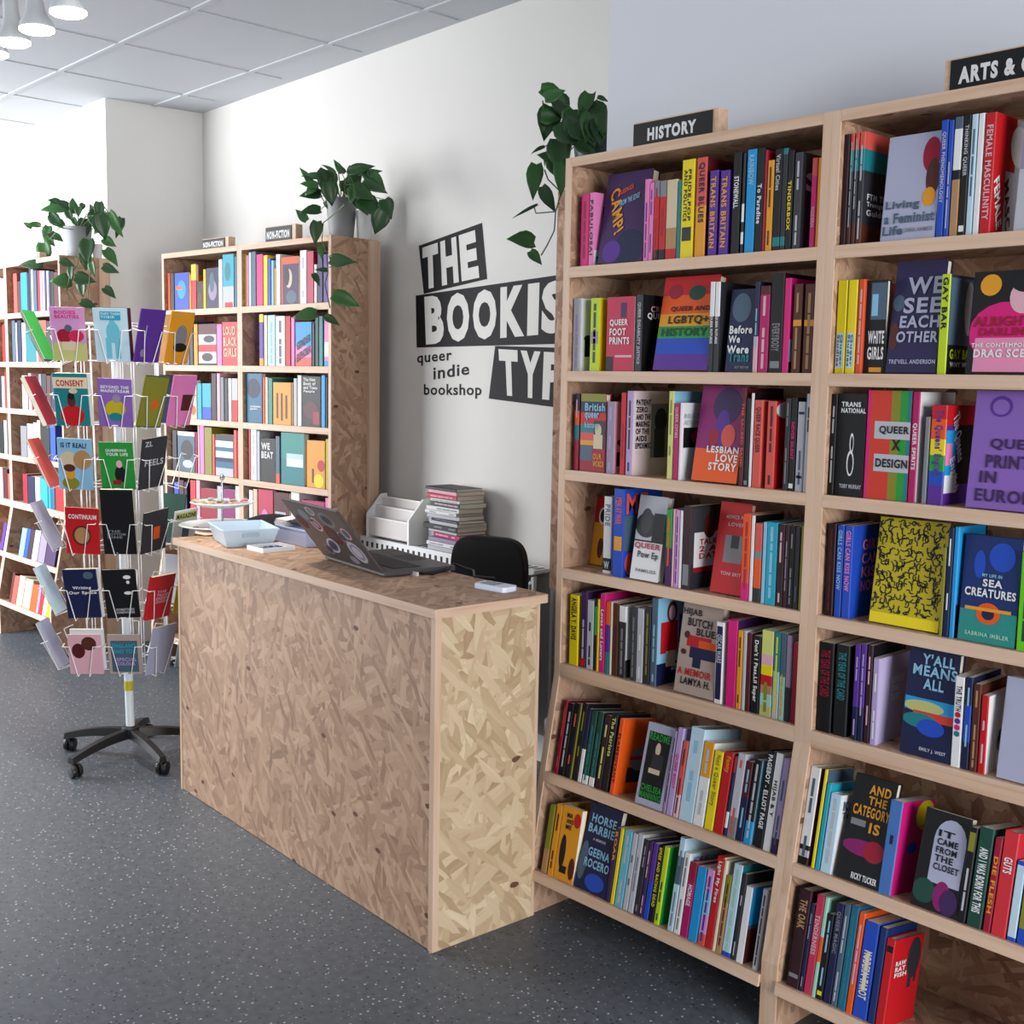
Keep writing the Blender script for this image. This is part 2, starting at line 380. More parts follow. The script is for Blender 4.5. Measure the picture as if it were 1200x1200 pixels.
hb_ = bookcase('H', 'pine and chipboard bookcase under the HISTORY sign, right of the counter', 'bookcases right of the counter')
ab_ = bookcase('A', 'pine and chipboard bookcase under the ARTS sign at the photo edge', 'bookcases right of the counter')
na_ = bookcase('NA', 'alcove bookcase half hidden behind the spinning booklet rack', 'bookcases in the alcove')
nb_ = bookcase('NB', 'alcove bookcase with a trailing plant on its top corner', 'bookcases in the alcove')
la_ = bookcase('LA', 'brightly lit bookcase cut off by the left photo edge', 'bookcases by the front window')
lb_ = bookcase('LB', 'brightly lit bookcase with a trailing plant, left of the booklet rack', 'bookcases by the front window')
for rr, D in ((nb_, 0.268), (lb_, 0.272)):
    u = 'NB' if rr is nb_ else 'LB'; p = UNITS[u][2]
    MB().box(p, p+0.018, D-0.062, D, 0.0, ZT-0.004, PZ).build('rear_batten', rr, 0.001)
# ------------------------------------------------------------------ category signs on the bookcase tops
def shelf_sign(u, x0, x1, z1, txt, label, dep=0.04, y0=0.045, blank=False, mx=0.004, xr=0.018):
    O, a = UNITS[u][0], UNITS[u][1]
    r = tag(empty('category_sign', O+Vector((cos(a)*x0-sin(a)*y0, sin(a)*x0+cos(a)*y0, ZT)), a), label, 'sign', 'category signs on the bookcases')
    W_ = x1-x0; H_ = z1-ZT
    MB().box(0, W_, 0, dep, 0, H_, PX).build('sign_block', r, 0.001)
    f = MB().box(mx, W_-xr, -0.003, 0, 0.004, H_-0.004, cmat('black') if not blank else cmat('lgrey')).build('sign_face', r)
    if txt:
        lb = MB(); w0 = W_-mx-xr
        letter(lb, txt, lambda u_, v: (mx+w0*(0.19+0.62*u_) if len(txt) < 9 else mx+w0*(0.05+(0.75 if len(txt) > 12 else 0.88)*u_), -0.0036, H_*(0.27+0.46*v)), cmat('white'), 0.05)
        lo = lb.build('sign_lettering', f); lo['label'] = 'white capital letters'
shelf_sign('H', 0.208, 0.497, 2.288, 'HISTORY', 'black HISTORY sign on a pine block on top of a bookcase')
shelf_sign('A', 0.243, 0.66, 2.292, 'ARTS & CULTURE', 'black ARTS & CULTURE sign on a pine block at top right', mx=0.014, xr=0.014)
shelf_sign('NA', 0.29, 0.53, 2.276, 'NON-FICTION', 'smaller, farther NON-FICTION sign on the alcove bookcase beside the booklet rack', y0=0.06, xr=0.03)
shelf_sign('NB', 0.13, 0.37, 2.296, 'NON-FICTION', 'nearer NON-FICTION sign beside the plant on the alcove bookcase', y0=0.06, xr=0.03)
shelf_sign('LB', 0.215, 0.375, 2.262, '', 'small pale sign with a dark frame on the bookcase by the window', y0=0.055, blank=True)
# ------------------------------------------------------------------ books
random.seed(11)
def make_book(name, t, w_, h, col, k, face, hard):
    c = 0.0022 if hard else 0.0011
    cc = k.get('cc', col)
    root = MB(); M0 = cmat(col); M1 = cmat(cc)
    ch = min(0.0022, t*0.22)
    # spine, split into colour bands
    cuts = {0.0, 1.0}
    bs = k.get('b', [])
    for q in bs: cuts |= {max(0, q[0]), min(1, q[1])}
    cuts = sorted(cuts)
    def band(zm):
        for q in bs:
            if q[0] <= zm <= q[1]: return cmat(q[2])
        return M0
    for i in range(len(cuts)-1):
        z0, z1 = cuts[i]*h, cuts[i+1]*h; bm = band((cuts[i]+cuts[i+1])/2)
        root.poly([(ch, 0, z0), (t-ch, 0, z0), (t-ch, 0, z1), (ch, 0, z1)], bm)
        root.poly([(0, ch, z0), (ch, 0, z0), (ch, 0, z1), (0, ch, z1)], bm)
        root.poly([(t-ch, 0, z0), (t, ch, z0), (t, ch, z1), (t-ch, 0, z1)], bm)
    hb = k.get('hb', [(0, 1, cc)])
    for q in hb: root.poly([(t, ch, q[0]*h), (t, w_, q[0]*h), (t, w_, q[1]*h), (t, ch, q[1]*h)], cmat(q[2]))
    root.poly([(0, w_, 0), (0, ch, 0), (0, ch, h), (0, w_, h)], M0)
    # inner faces and rims of the two boards
    for z, s in ((0, 1), (h, -1)):
        o1 = [(0, ch), (ch, 0), (t-ch, 0), (t, ch), (t, w_), (t-c, w_), (t-c, ch+c), (c, ch+c), (c, w_), (0, w_)]
        pl = [(x, y, z) for x, y in o1]
        root.poly(pl if s < 0 else pl[::-1], M0)
    root.poly([(c, ch+c, 0), (c, w_, 0), (c, w_, h), (c, ch+c, h)], M0); root.poly([(t-c, w_, 0), (t-c, ch+c, 0), (t-c, ch+c, h), (t-c, w_, h)], M0)
    root.poly([(0, w_, 0), (0, w_, h), (c, w_, h), (c, w_, 0)], M0); root.poly([(t-c, w_, 0), (t-c, w_, h), (t, w_, h), (t, w_, 0)], M1)
    ro = root.build(name)
    pi_ = 0.003 if hard else 0.0006
    MB().box(c, t-c, ch+c, w_-(0.004 if hard else 0.0008), pi_, h-pi_, PAPER).build('pages', ro)
    # printed panels, dashes of small unreadable print and titles
    art = MB(); off = 0.0003
    for i, q in enumerate(k.get('vb', [])): art.poly([(t+off, q[0]*w_, 0), (t+off, q[1]*w_, 0), (t+off, q[1]*w_, h), (t+off, q[0]*w_, h)], cmat(q[2]))
    off = 0.0005
    for q in k.get('sh', []):
        kd, u0, v0, u1, v1, cl = q
        cl_ = lambda x: max(0.0, min(1.0, x))
        if kd == 'r': pts = [(u0, v0), (u1, v0), (u1, v1), (u0, v1)]
        else: pts = [((u0+u1)/2+(u1-u0)/2*cos(a*pi/9), (v0+v1)/2+(v1-v0)/2*sin(a*pi/9)) for a in range(18)]
        art.poly([(t+off, max(ch, cl_(u)*w_), cl_(v)*h) for u, v in pts], cmat(cl)); off += 0.0001
    if k.get('squig'):
        rnd = random.Random(3); bk = cmat('black')
        # dense field of short bent black strokes
        for i in range(13):
            for j in range(17):
                u, v = 0.05+i*0.075, 0.135+j*0.052; a0 = rnd.choice((0, .5, 1, 1.5))*pi+rnd.uniform(-.35, .35); L = 0.036
                for q in range(3):
                    u2, v2 = u+cos(a0)*L*h/w_*0.8, v+sin(a0)*L; a0 += rnd.choice((-1.2, 1.2, .5))
                    u2 = min(.98, max(.02, u2)); v2 = min(.985, max(.115, v2))
                    dx, dy = (u2-u)*w_, (v2-v)*h; l = math.hypot(dx, dy) or 1; nx, ny = -dy/l*0.0013, dx/l*0.0013
                    art.poly([(t+off, u*w_+nx, v*h+ny), (t+off, u*w_-nx, v*h-ny), (t+off, u2*w_-nx, v2*h-ny), (t+off, u2*w_+nx, v2*h+ny)], bk)
                    u, v = u2, v2
    if art.f: art.build('cover_pattern', ro)
    sp = MB()
    for q in k.get('b2', []): sp.poly([(t*.14, -0.0004, q[0]*h), (t*.86, -0.0004, q[0]*h), (t*.86, -0.0004, q[1]*h), (t*.14, -0.0004, q[1]*h)], cmat(q[2]))
    if 'd' in k or 'd2' in k:
        rnd = random.Random(int(t*1e5)+int(h*1e4)); z = h*rnd.uniform(.86, .95); dm = cmat(k.get('d', 'cream'))
        while z > h*0.12:
            l = rnd.uniform(.018, .05)*h/0.2
            if rnd.random() < 0.72:
                x0 = t*0.36; x1 = t*0.62
                sp.poly([(x0, -0.0004, max(z-l, .05*h)), (x1, -0.0004, max(z-l, .05*h)), (x1, -0.0004, z), (x0, -0.0004, z)], dm)
            z -= l+0.004
    if k.get('dots'):
        for i, cl in enumerate(('red', 'purple', 'hotpink', 'teal')):
            zc = h*(0.58-0.07*i); sp.poly([(t*.5+0.32*t*cos(a*pi/6), -0.0006, zc+0.32*t*sin(a*pi/6)) for a in range(12)], cmat(cl))
    if sp.f: sp.build('spine_pattern', ro)
    tt = []
    if k.get('tt'): tt.append((k['tt'], k['tc'], k.get('tr', (.15, .9))))
    if tt:
        tm = MB()
        for txt, tc, tr in tt:
            L = txt.split('|')
            for i, ln in enumerate(L):
                a0 = 0.2+0.6*(len(L)-1-i)/len(L); a1 = a0+0.6/len(L)*(0.9 if len(L) > 1 else 1)
                letter(tm, ln, lambda u, v, a0=a0, a1=a1: (t*(a0+(a1-a0)*v), -0.0008, h*(tr[1]-(tr[1]-tr[0])*u)), cmat(tc), 0.03)
        if k.get('tt2'):
            q = k['tt2']; letter(tm, q[0], lambda u, v: (t*(.2+.6*u), -0.0008, h*(q[2]+(q[3]-q[2])*v)), cmat(q[1]), 0.02)
        tm.build('spine_lettering', ro)
    if k.get('ct'):
        tm = MB(); off = 0.0018
        for q in k['ct']:
            txt, tc, u0, u1, v0, v1 = q[:6]; mode = q[6] if len(q) > 6 else ''
            L = txt.split('|'); n = len(L)
            for i, ln in enumerate(L):
                b1 = v1-(v1-v0)*i/n; b0 = b1-(v1-v0)/n*(0.8 if n > 1 else 1.0)
                mxl = max(len(x) for x in L); ue = u0+(u1-u0)*(0.45+0.55*len(ln)/mxl) if n > 1 else u1
                if mode == 'rot': P = lambda u, v: (t+off, (u0+(u1-u0)*(.5*u+.5*v))*w_, (v1-(v1-v0)*(.86*u)-(v1-v0)*.14*(1-v))*h)
                elif mode == 'tilt': P = lambda u, v, b0=b0, b1=b1: (t+off, (u0+(ue-u0)*u)*w_, (b0+(b1-b0)*(.55*u+.45*v))*h)
                else: P = lambda u, v, b0=b0, b1=b1, ue=ue: (t+off, (u0+(ue-u0)*u)*w_, (b0+(b1-b0)*v)*h)
                letter(tm, ln, P, cmat(tc), 0.03)
        tm.build('cover_lettering', ro)
    return ro
ORD = ['first', 'second', 'third', 'fourth', 'fifth', 'sixth', 'seventh', 'eighth', 'ninth', 'tenth', 'eleventh', 'twelfth']
SHN = ['top shelf', 'second shelf', 'third shelf', 'fourth shelf', 'fifth shelf', 'upper slanted shelf', 'bottom slanted shelf']
BAYN = {'H': 'under HISTORY', 'A': 'under ARTS', 'NA': 'under the farther NON-FICTION sign', 'NB': 'under the nearer NON-FICTION sign', 'LA': '', 'LB': ''}
GRP = {'H': 'books under the HISTORY sign', 'A': 'books under the ARTS sign', 'NA': 'books in the far alcove bookcase', 'NB': 'books in the near alcove bookcase'}
def word(c): return WORD.get(c, {'charcoal': 'charcoal', 'amber': 'amber'}.get(c, c))
USED = set()
def place_books(row, L):
    O, a, tilt = row_frame(row)
    u = row[:-1]; D = UNITS[u][5]
    ex = Vector((cos(a), sin(a), 0)); ey0 = Vector((-sin(a), cos(a), 0))
    ey = ey0*cos(tilt)-Vector((0, 0, sin(tilt))); ez = ey0*sin(tilt)+Vector((0, 0, cos(tilt)))
    cnt = {}; pos = {}
    for i, e in enumerate(L): pos.setdefault((e[0], word(e[4])), []).append(i)
    for i, e in enumerate(L):
        kind, x, t, h, col, sb, k = e
        rnd = random.Random(ord(row[0])*977+i*131+int(h*1e4))
        hard = h > 0.226 and t > 0.022 or rnd.random() < 0.15
        lean = radians(k.get('lean', 0)) if kind == 'F' else 0.0
        where = SHN[int(row[-1])-1]+' '+BAYN[u]
        cw = word(col); same = pos[(kind, cw)]
        nb = [word(L[j][4]) for j in (i-1, i+1) if 0 <= j < len(L)]
        form = 'face-out book' if kind == 'F' else ('slim spine' if t < 0.017 else ('thick spine' if t > 0.045 else 'book spine'))
        art = 'with '+word(k['tc'])+' title ' if k.get('tt') and kind == 'S' else ''
        if len(same) == 1: lab = f'{cw} {form} {art}on the {where}'
        else: lab = f'{ORD[same.index(i)]} {cw} {"face-out cover" if kind == "F" else "spine"} from the left, {where}'
        if kind == 'S':
            dep = min(0.21, max(0.125, h*0.66)) if t > 0.012 else 0.125
            cwid = k.get('cw')
            if cwid: dep = max(dep, cwid)
            dep = min(dep, D-0.03-sb, 0.235)
            o = make_book('book', t-0.0004, dep, h, col, k, False, hard)
            o.location = O+ex*x+ey*(sb+0.0)
            o.rotation_euler = (-tilt, 0, a)
        else:
            th = min(0.03, 0.014+0.3*t*0.3)
            o = make_book('book', th, t-0.0006, h, col, k, True, hard)
            # turned so that the front cover looks out of the shelf, tipped back by lean
            Rm = Matrix((ex, ey, ez)).transposed() @ Matrix.Rotation(-lean, 3, 'X') @ Matrix.Rotation(-pi/2, 3, 'Z')
            o.rotation_euler = Rm.to_euler()
            o.location = O+ex*x+ey*(sb+th*cos(lean))+ez*(0.0002)
        tag(o, lab, 'book', GRP[u])
BOOKS={
'H1':[
('S',0.0493,0.0313,0.2023,'hotpink',0.012,{'d':'crimson'}),
('S',0.0814,0.0199,0.2037,'pink',0.012,{'tt':'FABULOSA!','tc':'charcoal','ct':[('FAB','black',.25,.95,.62,.82)],'sh':[('r',.0,.0,.6,.22,'white'),('r',.1,.05,.8,.14,'charcoal')],'cw':.1}),
('F',0.1144,0.1674,0.252,'plum',0.012,{'lean':9,'ct':[('CAMP!','amber',.12,.52,.3,.86,'rot'),('MUSINGS','orange',.3,.62,.74,.86,'tilt'),('FROM THE EDGE','lblue',.36,.78,.62,.76,'tilt')],'sh':[('e',.35,-.05,1.0,.36,'navy'),('e',.1,.0,.5,.25,'purple')]}),
('S',0.2847,0.0173,0.2177,'pink',0.012,{'d':'purple'}),
('S',0.3024,0.0152,0.2063,'pink',0.012,{'d':'purple'}),
('S',0.318,0.019,0.2099,'red',0.012,{'b':[(.8,1,'grey'),(0,.14,'black')],'d':'crimson'}),
('S',0.3378,0.0228,0.2077,'red',0.012,{'b':[(.8,1,'grey'),(0,.14,'black')],'d':'crimson'}),
('S',0.3613,0.036,0.2072,'beige',0.012,{'b':[(0,.14,'red'),(.14,.4,'tan')]}),
('S',0.3984,0.0122,0.2016,'teal',0.012,{}),
('S',0.4114,0.0415,0.252,'yellow',0.012,{'tt':'PRIDE,POP|AND POLITICS','tc':'black','tr':(.38,.9),'b2':[(.18,.32,'charcoal')]}),
('S',0.4592,0.0332,0.252,'amber',0.012,{'b':[(.52,1,'coral')],'tt':'QUEER BLUES','tc':'navy','tr':(.35,.95),'cc':'maroon'}),
('S',0.5019,0.0268,0.2148,'purple',0.012,{'tt':'TRANS BRITAIN','tc':'amber','tr':(.1,.93)}),
('S',0.5359,0.0285,0.2109,'purple',0.012,{'tt':'TRANS BRITAIN','tc':'amber','tr':(.1,.93)}),
('S',0.5743,0.0245,0.2497,'black',0.012,{'tt':'STONEWALL','tc':'white','tr':(.46,.77)}),
('S',0.6039,0.0076,0.2459,'charcoal',0.012,{'b':[(.1,.22,'white'),(.32,.5,'white')]}),
('S',0.616,0.028,0.252,'sky',0.012,{'tt':'RAINBOW','tc':'lblue','tr':(.66,.95)}),
('S',0.6461,0.0209,0.252,'black',0.012,{'tt':'To Paradise','tc':'white','tr':(.28,.66)}),
('S',0.6683,0.0074,0.245,'crimson',0.012,{}),
('S',0.6777,0.0186,0.2191,'amber',0.012,{'d':'brown'}),
('S',0.6983,0.021,0.2425,'black',0.012,{'b':[(.05,.14,'teal')],'tt':'Virtual Cities','tc':'lgrey','tr':(.6,.95)}),
('S',0.72,0.0143,0.2424,'charcoal',0.012,{'b':[(.05,.14,'teal'),(.94,1,'teal')]}),
('S',0.7352,0.0164,0.2351,'black',0.012,{'tt':'TINDERBOX','tc':'yellow','tr':(.2,.7)}),
('S',0.7549,0.0214,0.2279,'dgrey',0.012,{'d':'lgrey','ct':[('S','lgrey',.1,.9,.6,.82)],'cw':.1}),
('S',0.803,0.0156,0.2095,'hotpink',0.012,{'tt':'MODERN','tc':'rose','tr':(.24,.46),'b':[(.8,1,'coral')]}),
('S',0.8195,0.0102,0.2082,'amber',0.012,{'cc':'maroon'}),
],
'H2':[
('S',0.028,0.0329,0.2067,'lgrey',0.012,{'d':'lavender','cc':'white','sh':[('e',.1,.4,.35,.5,'black'),('r',.12,.2,.3,.42,'black')],'cw':.1}),
('S',0.0959,0.0363,0.2051,'lime',0.012,{'d':'dgreen','cc':'yellow','b2':[(.38,.55,'mauve')]}),
('F',0.1584,0.1034,0.2049,'redpink',0.012,{'ct':[('QUEER|FOOT|PRINTS','white',.14,.86,.34,.7)],'sh':[('r',.52,.72,.72,.92,'plum'),('r',.02,.0,.28,.2,'black'),('r',.35,.19,.95,.22,'rose')]}),
('S',0.2672,0.0226,0.2083,'charcoal',0.012,{'tt':'QUEER DISABILITY JUSTICE','tc':'lgrey','tr':(.1,.9),'cc':'black','ct':[('CRIP','rose',.25,.7,.78,.86),('QUEER','white',.15,.8,.68,.77)],'cw':.12}),
('F',0.3303,0.1862,0.2518,'red',0.012,{'lean':10,'hb':[(.8,1,'red'),(.6,.8,'orange'),(.47,.6,'amber'),(.34,.47,'green'),(.17,.34,'blue'),(0,.17,'purple')],'ct':[('LGBTQ+','black',.18,.9,.48,.58),('HISTORY','dgreen',.08,.9,.36,.45),('QUEER AND','black',.2,.9,.62,.68)],'sh':[('e',.48,.74,.78,.9,'dgreen'),('e',.12,.76,.36,.92,'crimson')]}),
('S',0.5165,0.0154,0.2307,'charcoal',0.012,{'b':[(.62,1,'white')],'tt':'QUEER FUTURES','tc':'white','tr':(.32,.62)}),
('S',0.5329,0.0156,0.2299,'charcoal',0.012,{'b':[(.62,1,'white')],'tt':'QUEER FUTURES','tc':'white','tr':(.32,.62)}),
('F',0.5708,0.0833,0.2085,'navy',0.012,{'lean':5,'ct':[('Before','white',.08,.92,.46,.56),('We','white',.06,.5,.35,.44),('Were','white',.04,.85,.22,.32),('Trans','teal',.12,.88,.12,.24),('KIT HEYAM','grey',.4,.9,.04,.07)],'sh':[('e',.1,.6,.8,.95,'slate')]}),
('S',0.6555,0.0143,0.2246,'navy',0.012,{'b':[(0,.4,'rose')],'d':'lblue'}),
('S',0.6712,0.029,0.2127,'magenta',0.012,{'d':'rose','b':[(.9,1,'maroon')]}),
('S',0.7029,0.0378,0.2414,'black',0.012,{'tt':'EVERYBODY','tc':'grey','tr':(.22,.5),'b2':[(.05,.12,'grey')]}),
('S',0.742,0.018,0.2285,'hotpink',0.012,{'cc':'hotpink','sh':[('r',0,.12,.6,.36,'lblue'),('r',0,.0,.8,.12,'charcoal')],'cw':.1}),
('S',0.7687,0.0235,0.2131,'brown',0.012,{'b':[(.53,.6,'amber')],'d':'tan'}),
('S',0.7995,0.0284,0.2117,'brown',0.012,{'b':[(.53,.6,'amber')],'d':'tan'}),
],
'H3':[
('S',0.0423,0.0193,0.2214,'crimson',0.012,{'b':[(.78,1,'navy'),(.6,.78,'orange'),(.4,.6,'teal')],'d':'rose'}),
('F',0.0662,0.1003,0.2226,'crimson',0.012,{'hb':[(.9,1,'olive'),(.76,.9,'navy'),(.6,.76,'red'),(.5,.6,'teal'),(.4,.5,'coral'),(.34,.4,'amber'),(.14,.34,'slate'),(0,.14,'crimson')],'ct':[('British','lblue',.2,.98,.78,.88),('queer','lblue',.2,.75,.66,.76),('history','lblue',.2,.75,.54,.64),('OUR|WORDS','amber',.55,.98,.05,.24)],'sh':[('r',.55,.3,1,.66,'charcoal'),('e',.6,.45,.85,.62,'beige'),('r',.55,.3,.9,.48,'beige'),('r',.5,0,1,.3,'crimson')]}),
('S',0.1708,0.0278,0.2025,'mauve',0.012,{'d':'lavender','cc':'rose','sh':[('e',.1,.36,.9,.5,'black'),('r',.1,.1,.9,.3,'black')],'cw':.06}),
('S',0.2218,0.0183,0.2284,'red',0.012,{'d':'crimson'}),
('S',0.2439,0.0236,0.2335,'lavender',0.012,{'d':'charcoal','cc':'rosewhite','ct':[('PATIENT|ZERO|AND THE|MAKING|OF THE|AIDS|EPIDEMIC','black',.08,.5,.3,.9)],'sh':[('r',.5,.2,1,.85,'grey'),('e',.6,.5,.95,.8,'charcoal'),('r',.6,.2,.9,.55,'dgrey')],'cw':.13}),
('S',0.3922,0.0185,0.2355,'limepale',0.012,{'d':'olive','cc':'lblue'}),
('S',0.4119,0.0183,0.2034,'magenta',0.012,{'tt':'QUEER CITIES','tc':'rose','tr':(.55,.95)}),
('S',0.4314,0.0097,0.2057,'white',0.012,{'cc':'white','ct':[('INDECENT|ADVANCES','lgrey',.05,.8,.7,.86)],'sh':[('r',.05,.42,.9,.68,'black'),('e',.3,.48,.6,.64,'crimson')],'cw':.1}),
('F',0.4747,0.1474,0.252,'plum',0.012,{'lean':9,'hb':[(.34,1,'magentadark'),(0,.34,'orange')],'ct':[('LESBIAN','white',.28,.97,.3,.37),('LOVE','white',.5,.97,.21,.29),('STORY','white',.36,.97,.12,.2)],'sh':[('e',.3,.6,.9,.98,'plum'),('e',.4,.38,.7,.75,'purple'),('e',.55,.36,.85,.6,'coral'),('e',.3,.36,.5,.55,'crimson')]}),
('S',0.6281,0.0134,0.2482,'maroon',0.012,{'tt':'THE SACRED BAND','tc':'coral','tr':(.2,.85)}),
('S',0.6432,0.0129,0.2228,'black',0.012,{'b2':[(.02,.07,'grey')]}),
('S',0.6579,0.0087,0.2359,'white',0.012,{'cc':'black'}),
('S',0.6679,0.0254,0.2192,'coral',0.012,{'tt':'QUEER RACE QUEER','tc':'maroon','tr':(.4,.92),'b2':[]}),
('S',0.7076,0.0256,0.2173,'coral',0.012,{'d':'maroon','cc':'red','sh':[('e',0,.8,.7,1,'white')],'cw':.08}),
('S',0.7595,0.0148,0.2256,'charcoal',0.012,{'d':'grey'}),
('S',0.7756,0.0163,0.2274,'black',0.012,{'tt':'NEVER SILENT','tc':'hotpink','tr':(.34,.74),'b2':[(.03,.08,'white')]}),
('S',0.7951,0.0213,0.2182,'lgrey',0.012,{'d':'slate','b2':[(.15,.18,'navy'),(.86,.89,'navy')]}),
('S',0.8177,0.0147,0.2379,'lgrey',0.012,{'d':'charcoal'}),
],
'H4':[
('F',0.024,0.0519,0.204,'amber',0.11,{'lean':8,'hb':[(.62,1,'red'),(0,.62,'amber')],'sh':[('e',.35,.6,.95,.85,'white'),('e',.45,.63,.9,.82,'black'),('e',.5,.1,.95,.4,'brown')]}),
('S',0.1517,0.0319,0.2222,'white',0.03,{'b':[(.04,.2,'black')],'tt':'PRIDE','tc':'grey','tr':(.62,.9),'tt2':('W','white',.06,.16)}),
('S',0.2053,0.0397,0.2497,'blue',0.012,{'tt':'MEN AT WAR','tc':'coral','tr':(.6,.9),'b2':[(.3,.46,'amber')],'ct':[('ME','coral',.05,.6,.72,.95)],'sh':[('r',0,.3,.5,.7,'slate'),('e',.05,.02,.35,.28,'coral')],'cw':.07}),
('F',0.2705,0.1042,0.2349,'lgrey',0.012,{'lean':9,'hb':[(.46,1,'lgrey'),(0,.46,'white')],'sh':[('e',.0,.5,.75,.8,'charcoal'),('e',.15,.55,.55,.85,'dgrey'),('r',.6,.46,1,.8,'black'),('r',0,.45,1,.47,'black')],'ct':[('QUEER','redpink',.06,.94,.36,.44),('Pow Ep','dgrey',.2,.9,.24,.34),('FAMILIES','grey',.2,.9,.09,.13)]}),
('S',0.3972,0.0215,0.2088,'plum',0.012,{'b':[(.5,1,'green')],'d':'orange'}),
('S',0.4206,0.0071,0.2111,'rose',0.012,{}),
('S',0.4289,0.0145,0.2103,'mauvepink',0.012,{'d':'purple'}),
('S',0.4446,0.0094,0.2103,'white',0.012,{}),
('S',0.4555,0.0274,0.2235,'maroondark',0.012,{'b2':[(.05,.3,'grey')],'cc':'charcoal','sh':[('r',0,.3,1,.98,'dgrey'),('r',.1,.22,.8,.68,'white'),('e',.35,.6,.72,.9,'brown'),('r',.1,.2,.85,.26,'crimson')],'ct':[('TALKIN|2 A|DAT','red',.25,.95,.34,.6)],'cw':.15}),
('F',0.5359,0.0998,0.2396,'red',0.03,{'lean':9,'ct':[('ADVICE FOR','rose',.25,.95,.82,.86),('LOVERS','rose',.35,.95,.74,.78),('TONI BRIT','rose',.3,.95,.2,.24)],'sh':[('r',.3,.34,.9,.64,'grey'),('r',.5,.5,.75,.64,'charcoal')]}),
('S',0.6478,0.0247,0.2209,'orange',0.012,{'b':[(0,.2,'hotpink'),(.2,.35,'coral')],'d':'red'}),
('S',0.6738,0.0105,0.2191,'white',0.012,{'cc':'black'}),
('S',0.6857,0.0215,0.201,'tan',0.012,{'b':[(.65,1,'coral'),(.55,.65,'grey'),(.18,.55,'orange'),(0,.18,'charcoal')]}),
('S',0.7099,0.011,0.2064,'lblue',0.012,{}),
('S',0.7215,0.0312,0.2076,'turquoise',0.012,{'d':'lblue'}),
('S',0.7548,0.0187,0.2053,'maroondark',0.012,{'d':'rose'}),
('S',0.7748,0.0119,0.2057,'maroondark',0.012,{'d':'mauve'}),
('S',0.7877,0.0155,0.2059,'black',0.012,{'d':'grey'}),
('S',0.8042,0.0153,0.2049,'charcoal',0.012,{'d':'slate'}),
('S',0.8205,0.0088,0.2085,'olive',0.012,{}),
],
'H5':[
('S',0.0434,0.0357,0.2094,'yellow',0.012,{'tt':'ANGELA Y. DAVIS','tc':'black','tr':(.36,.96)}),
('S',0.0875,0.0249,0.2251,'plum',0.012,{'d':'lgrey','b2':[(.02,.12,'red')]}),
('S',0.1138,0.026,0.2032,'lgrey',0.012,{'d':'charcoal'}),
('S',0.1416,0.0109,0.2098,'black',0.012,{'b':[(.5,.9,'green')]}),
('S',0.1538,0.0086,0.2116,'yellow',0.012,{}),
('S',0.1637,0.021,0.2298,'hotpink',0.012,{'tt':'Loves and Lovers','tc':'white','tr':(.15,.8)}),
('S',0.1865,0.0168,0.21,'purple',0.012,{'b':[(.68,1,'orange'),(0,.3,'teal')]}),
('S',0.2047,0.0084,0.2112,'cream',0.012,{}),
('S',0.2144,0.021,0.2094,'brown',0.012,{'d':'maroon'}),
('S',0.2375,0.0268,0.2065,'charcoal',0.012,{'b':[(.78,1,'white')],'d':'grey','cc':'white','sh':[('r',0,0,1,.25,'charcoal')],'cw':.08}),
('S',0.2827,0.0208,0.2103,'dgrey',0.012,{'d':'grey'}),
('S',0.3052,0.0243,0.2091,'lgrey',0.012,{'d':'white'}),
('S',0.3321,0.0224,0.2197,'charcoal',0.012,{'d':'olive'}),
('S',0.3569,0.0217,0.2459,'slate',0.012,{'d':'lblue','cc':'lblue','sh':[('r',.0,.0,1,.25,'navy'),('r',.1,.36,.55,.72,'red'),('e',.25,.7,.52,.95,'brown'),('e',.3,.73,.47,.9,'rose'),('r',.58,.45,1,.78,'blue'),('e',.68,.78,.95,.98,'brown'),('r',.25,.2,.5,.38,'beige')],'ct':[('LESBIAN|RULES','white',.4,.9,.14,.22)],'cw':.15}),
('F',0.441,0.1338,0.2468,'beigegrey',0.012,{'lean':8,'ct':[('HIJAB','black',.04,.5,.84,.93),('BUTCH','black',.18,.78,.74,.83),('BLUES','black',.42,.97,.65,.73),('A MEMOIR','red',.06,.9,.2,.28),('LAMYA H.','black',.16,.9,.1,.18)],'sh':[('r',.2,.52,.8,.64,'red'),('r',.5,.5,.95,.6,'orange'),('r',.3,.4,.95,.52,'navy'),('r',.4,.3,.6,.42,'navy'),('e',.12,.6,.26,.68,'maroon'),('e',.08,.42,.22,.48,'maroon')]}),
('S',0.5774,0.0248,0.217,'white',0.012,{'b2':[(.05,.95,'navy')],'tt':'OSCAR WARS','tc':'lgrey','tr':(.5,.85)}),
('S',0.6146,0.0305,0.2283,'hotpink',0.012,{'cc':'plum'}),
('S',0.6466,0.0165,0.206,'amber',0.012,{'d':'maroon'}),
('S',0.6645,0.0107,0.2079,'lgrey',0.012,{}),
('S',0.6766,0.0134,0.2041,'maroon',0.012,{}),
('S',0.6921,0.0255,0.2,'black',0.012,{'tt':"Don't I Pass,Lil Super",'tc':'white','tr':(.15,.95)}),
('S',0.7201,0.0354,0.2205,'olivepale',0.012,{'b':[(.72,1,'limepale'),(.6,.72,'rose'),(.48,.6,'yellow'),(.36,.48,'red'),(.26,.36,'tan'),(.12,.26,'mint')],'d':'olive'}),
('S',0.7572,0.0187,0.2202,'teal',0.012,{'b':[(0,.3,'lgrey'),(.3,.55,'mint')],'d':'yellow'}),
('S',0.7768,0.0158,0.2222,'mint',0.012,{'b':[(.5,1,'slate')],'d':'amber'}),
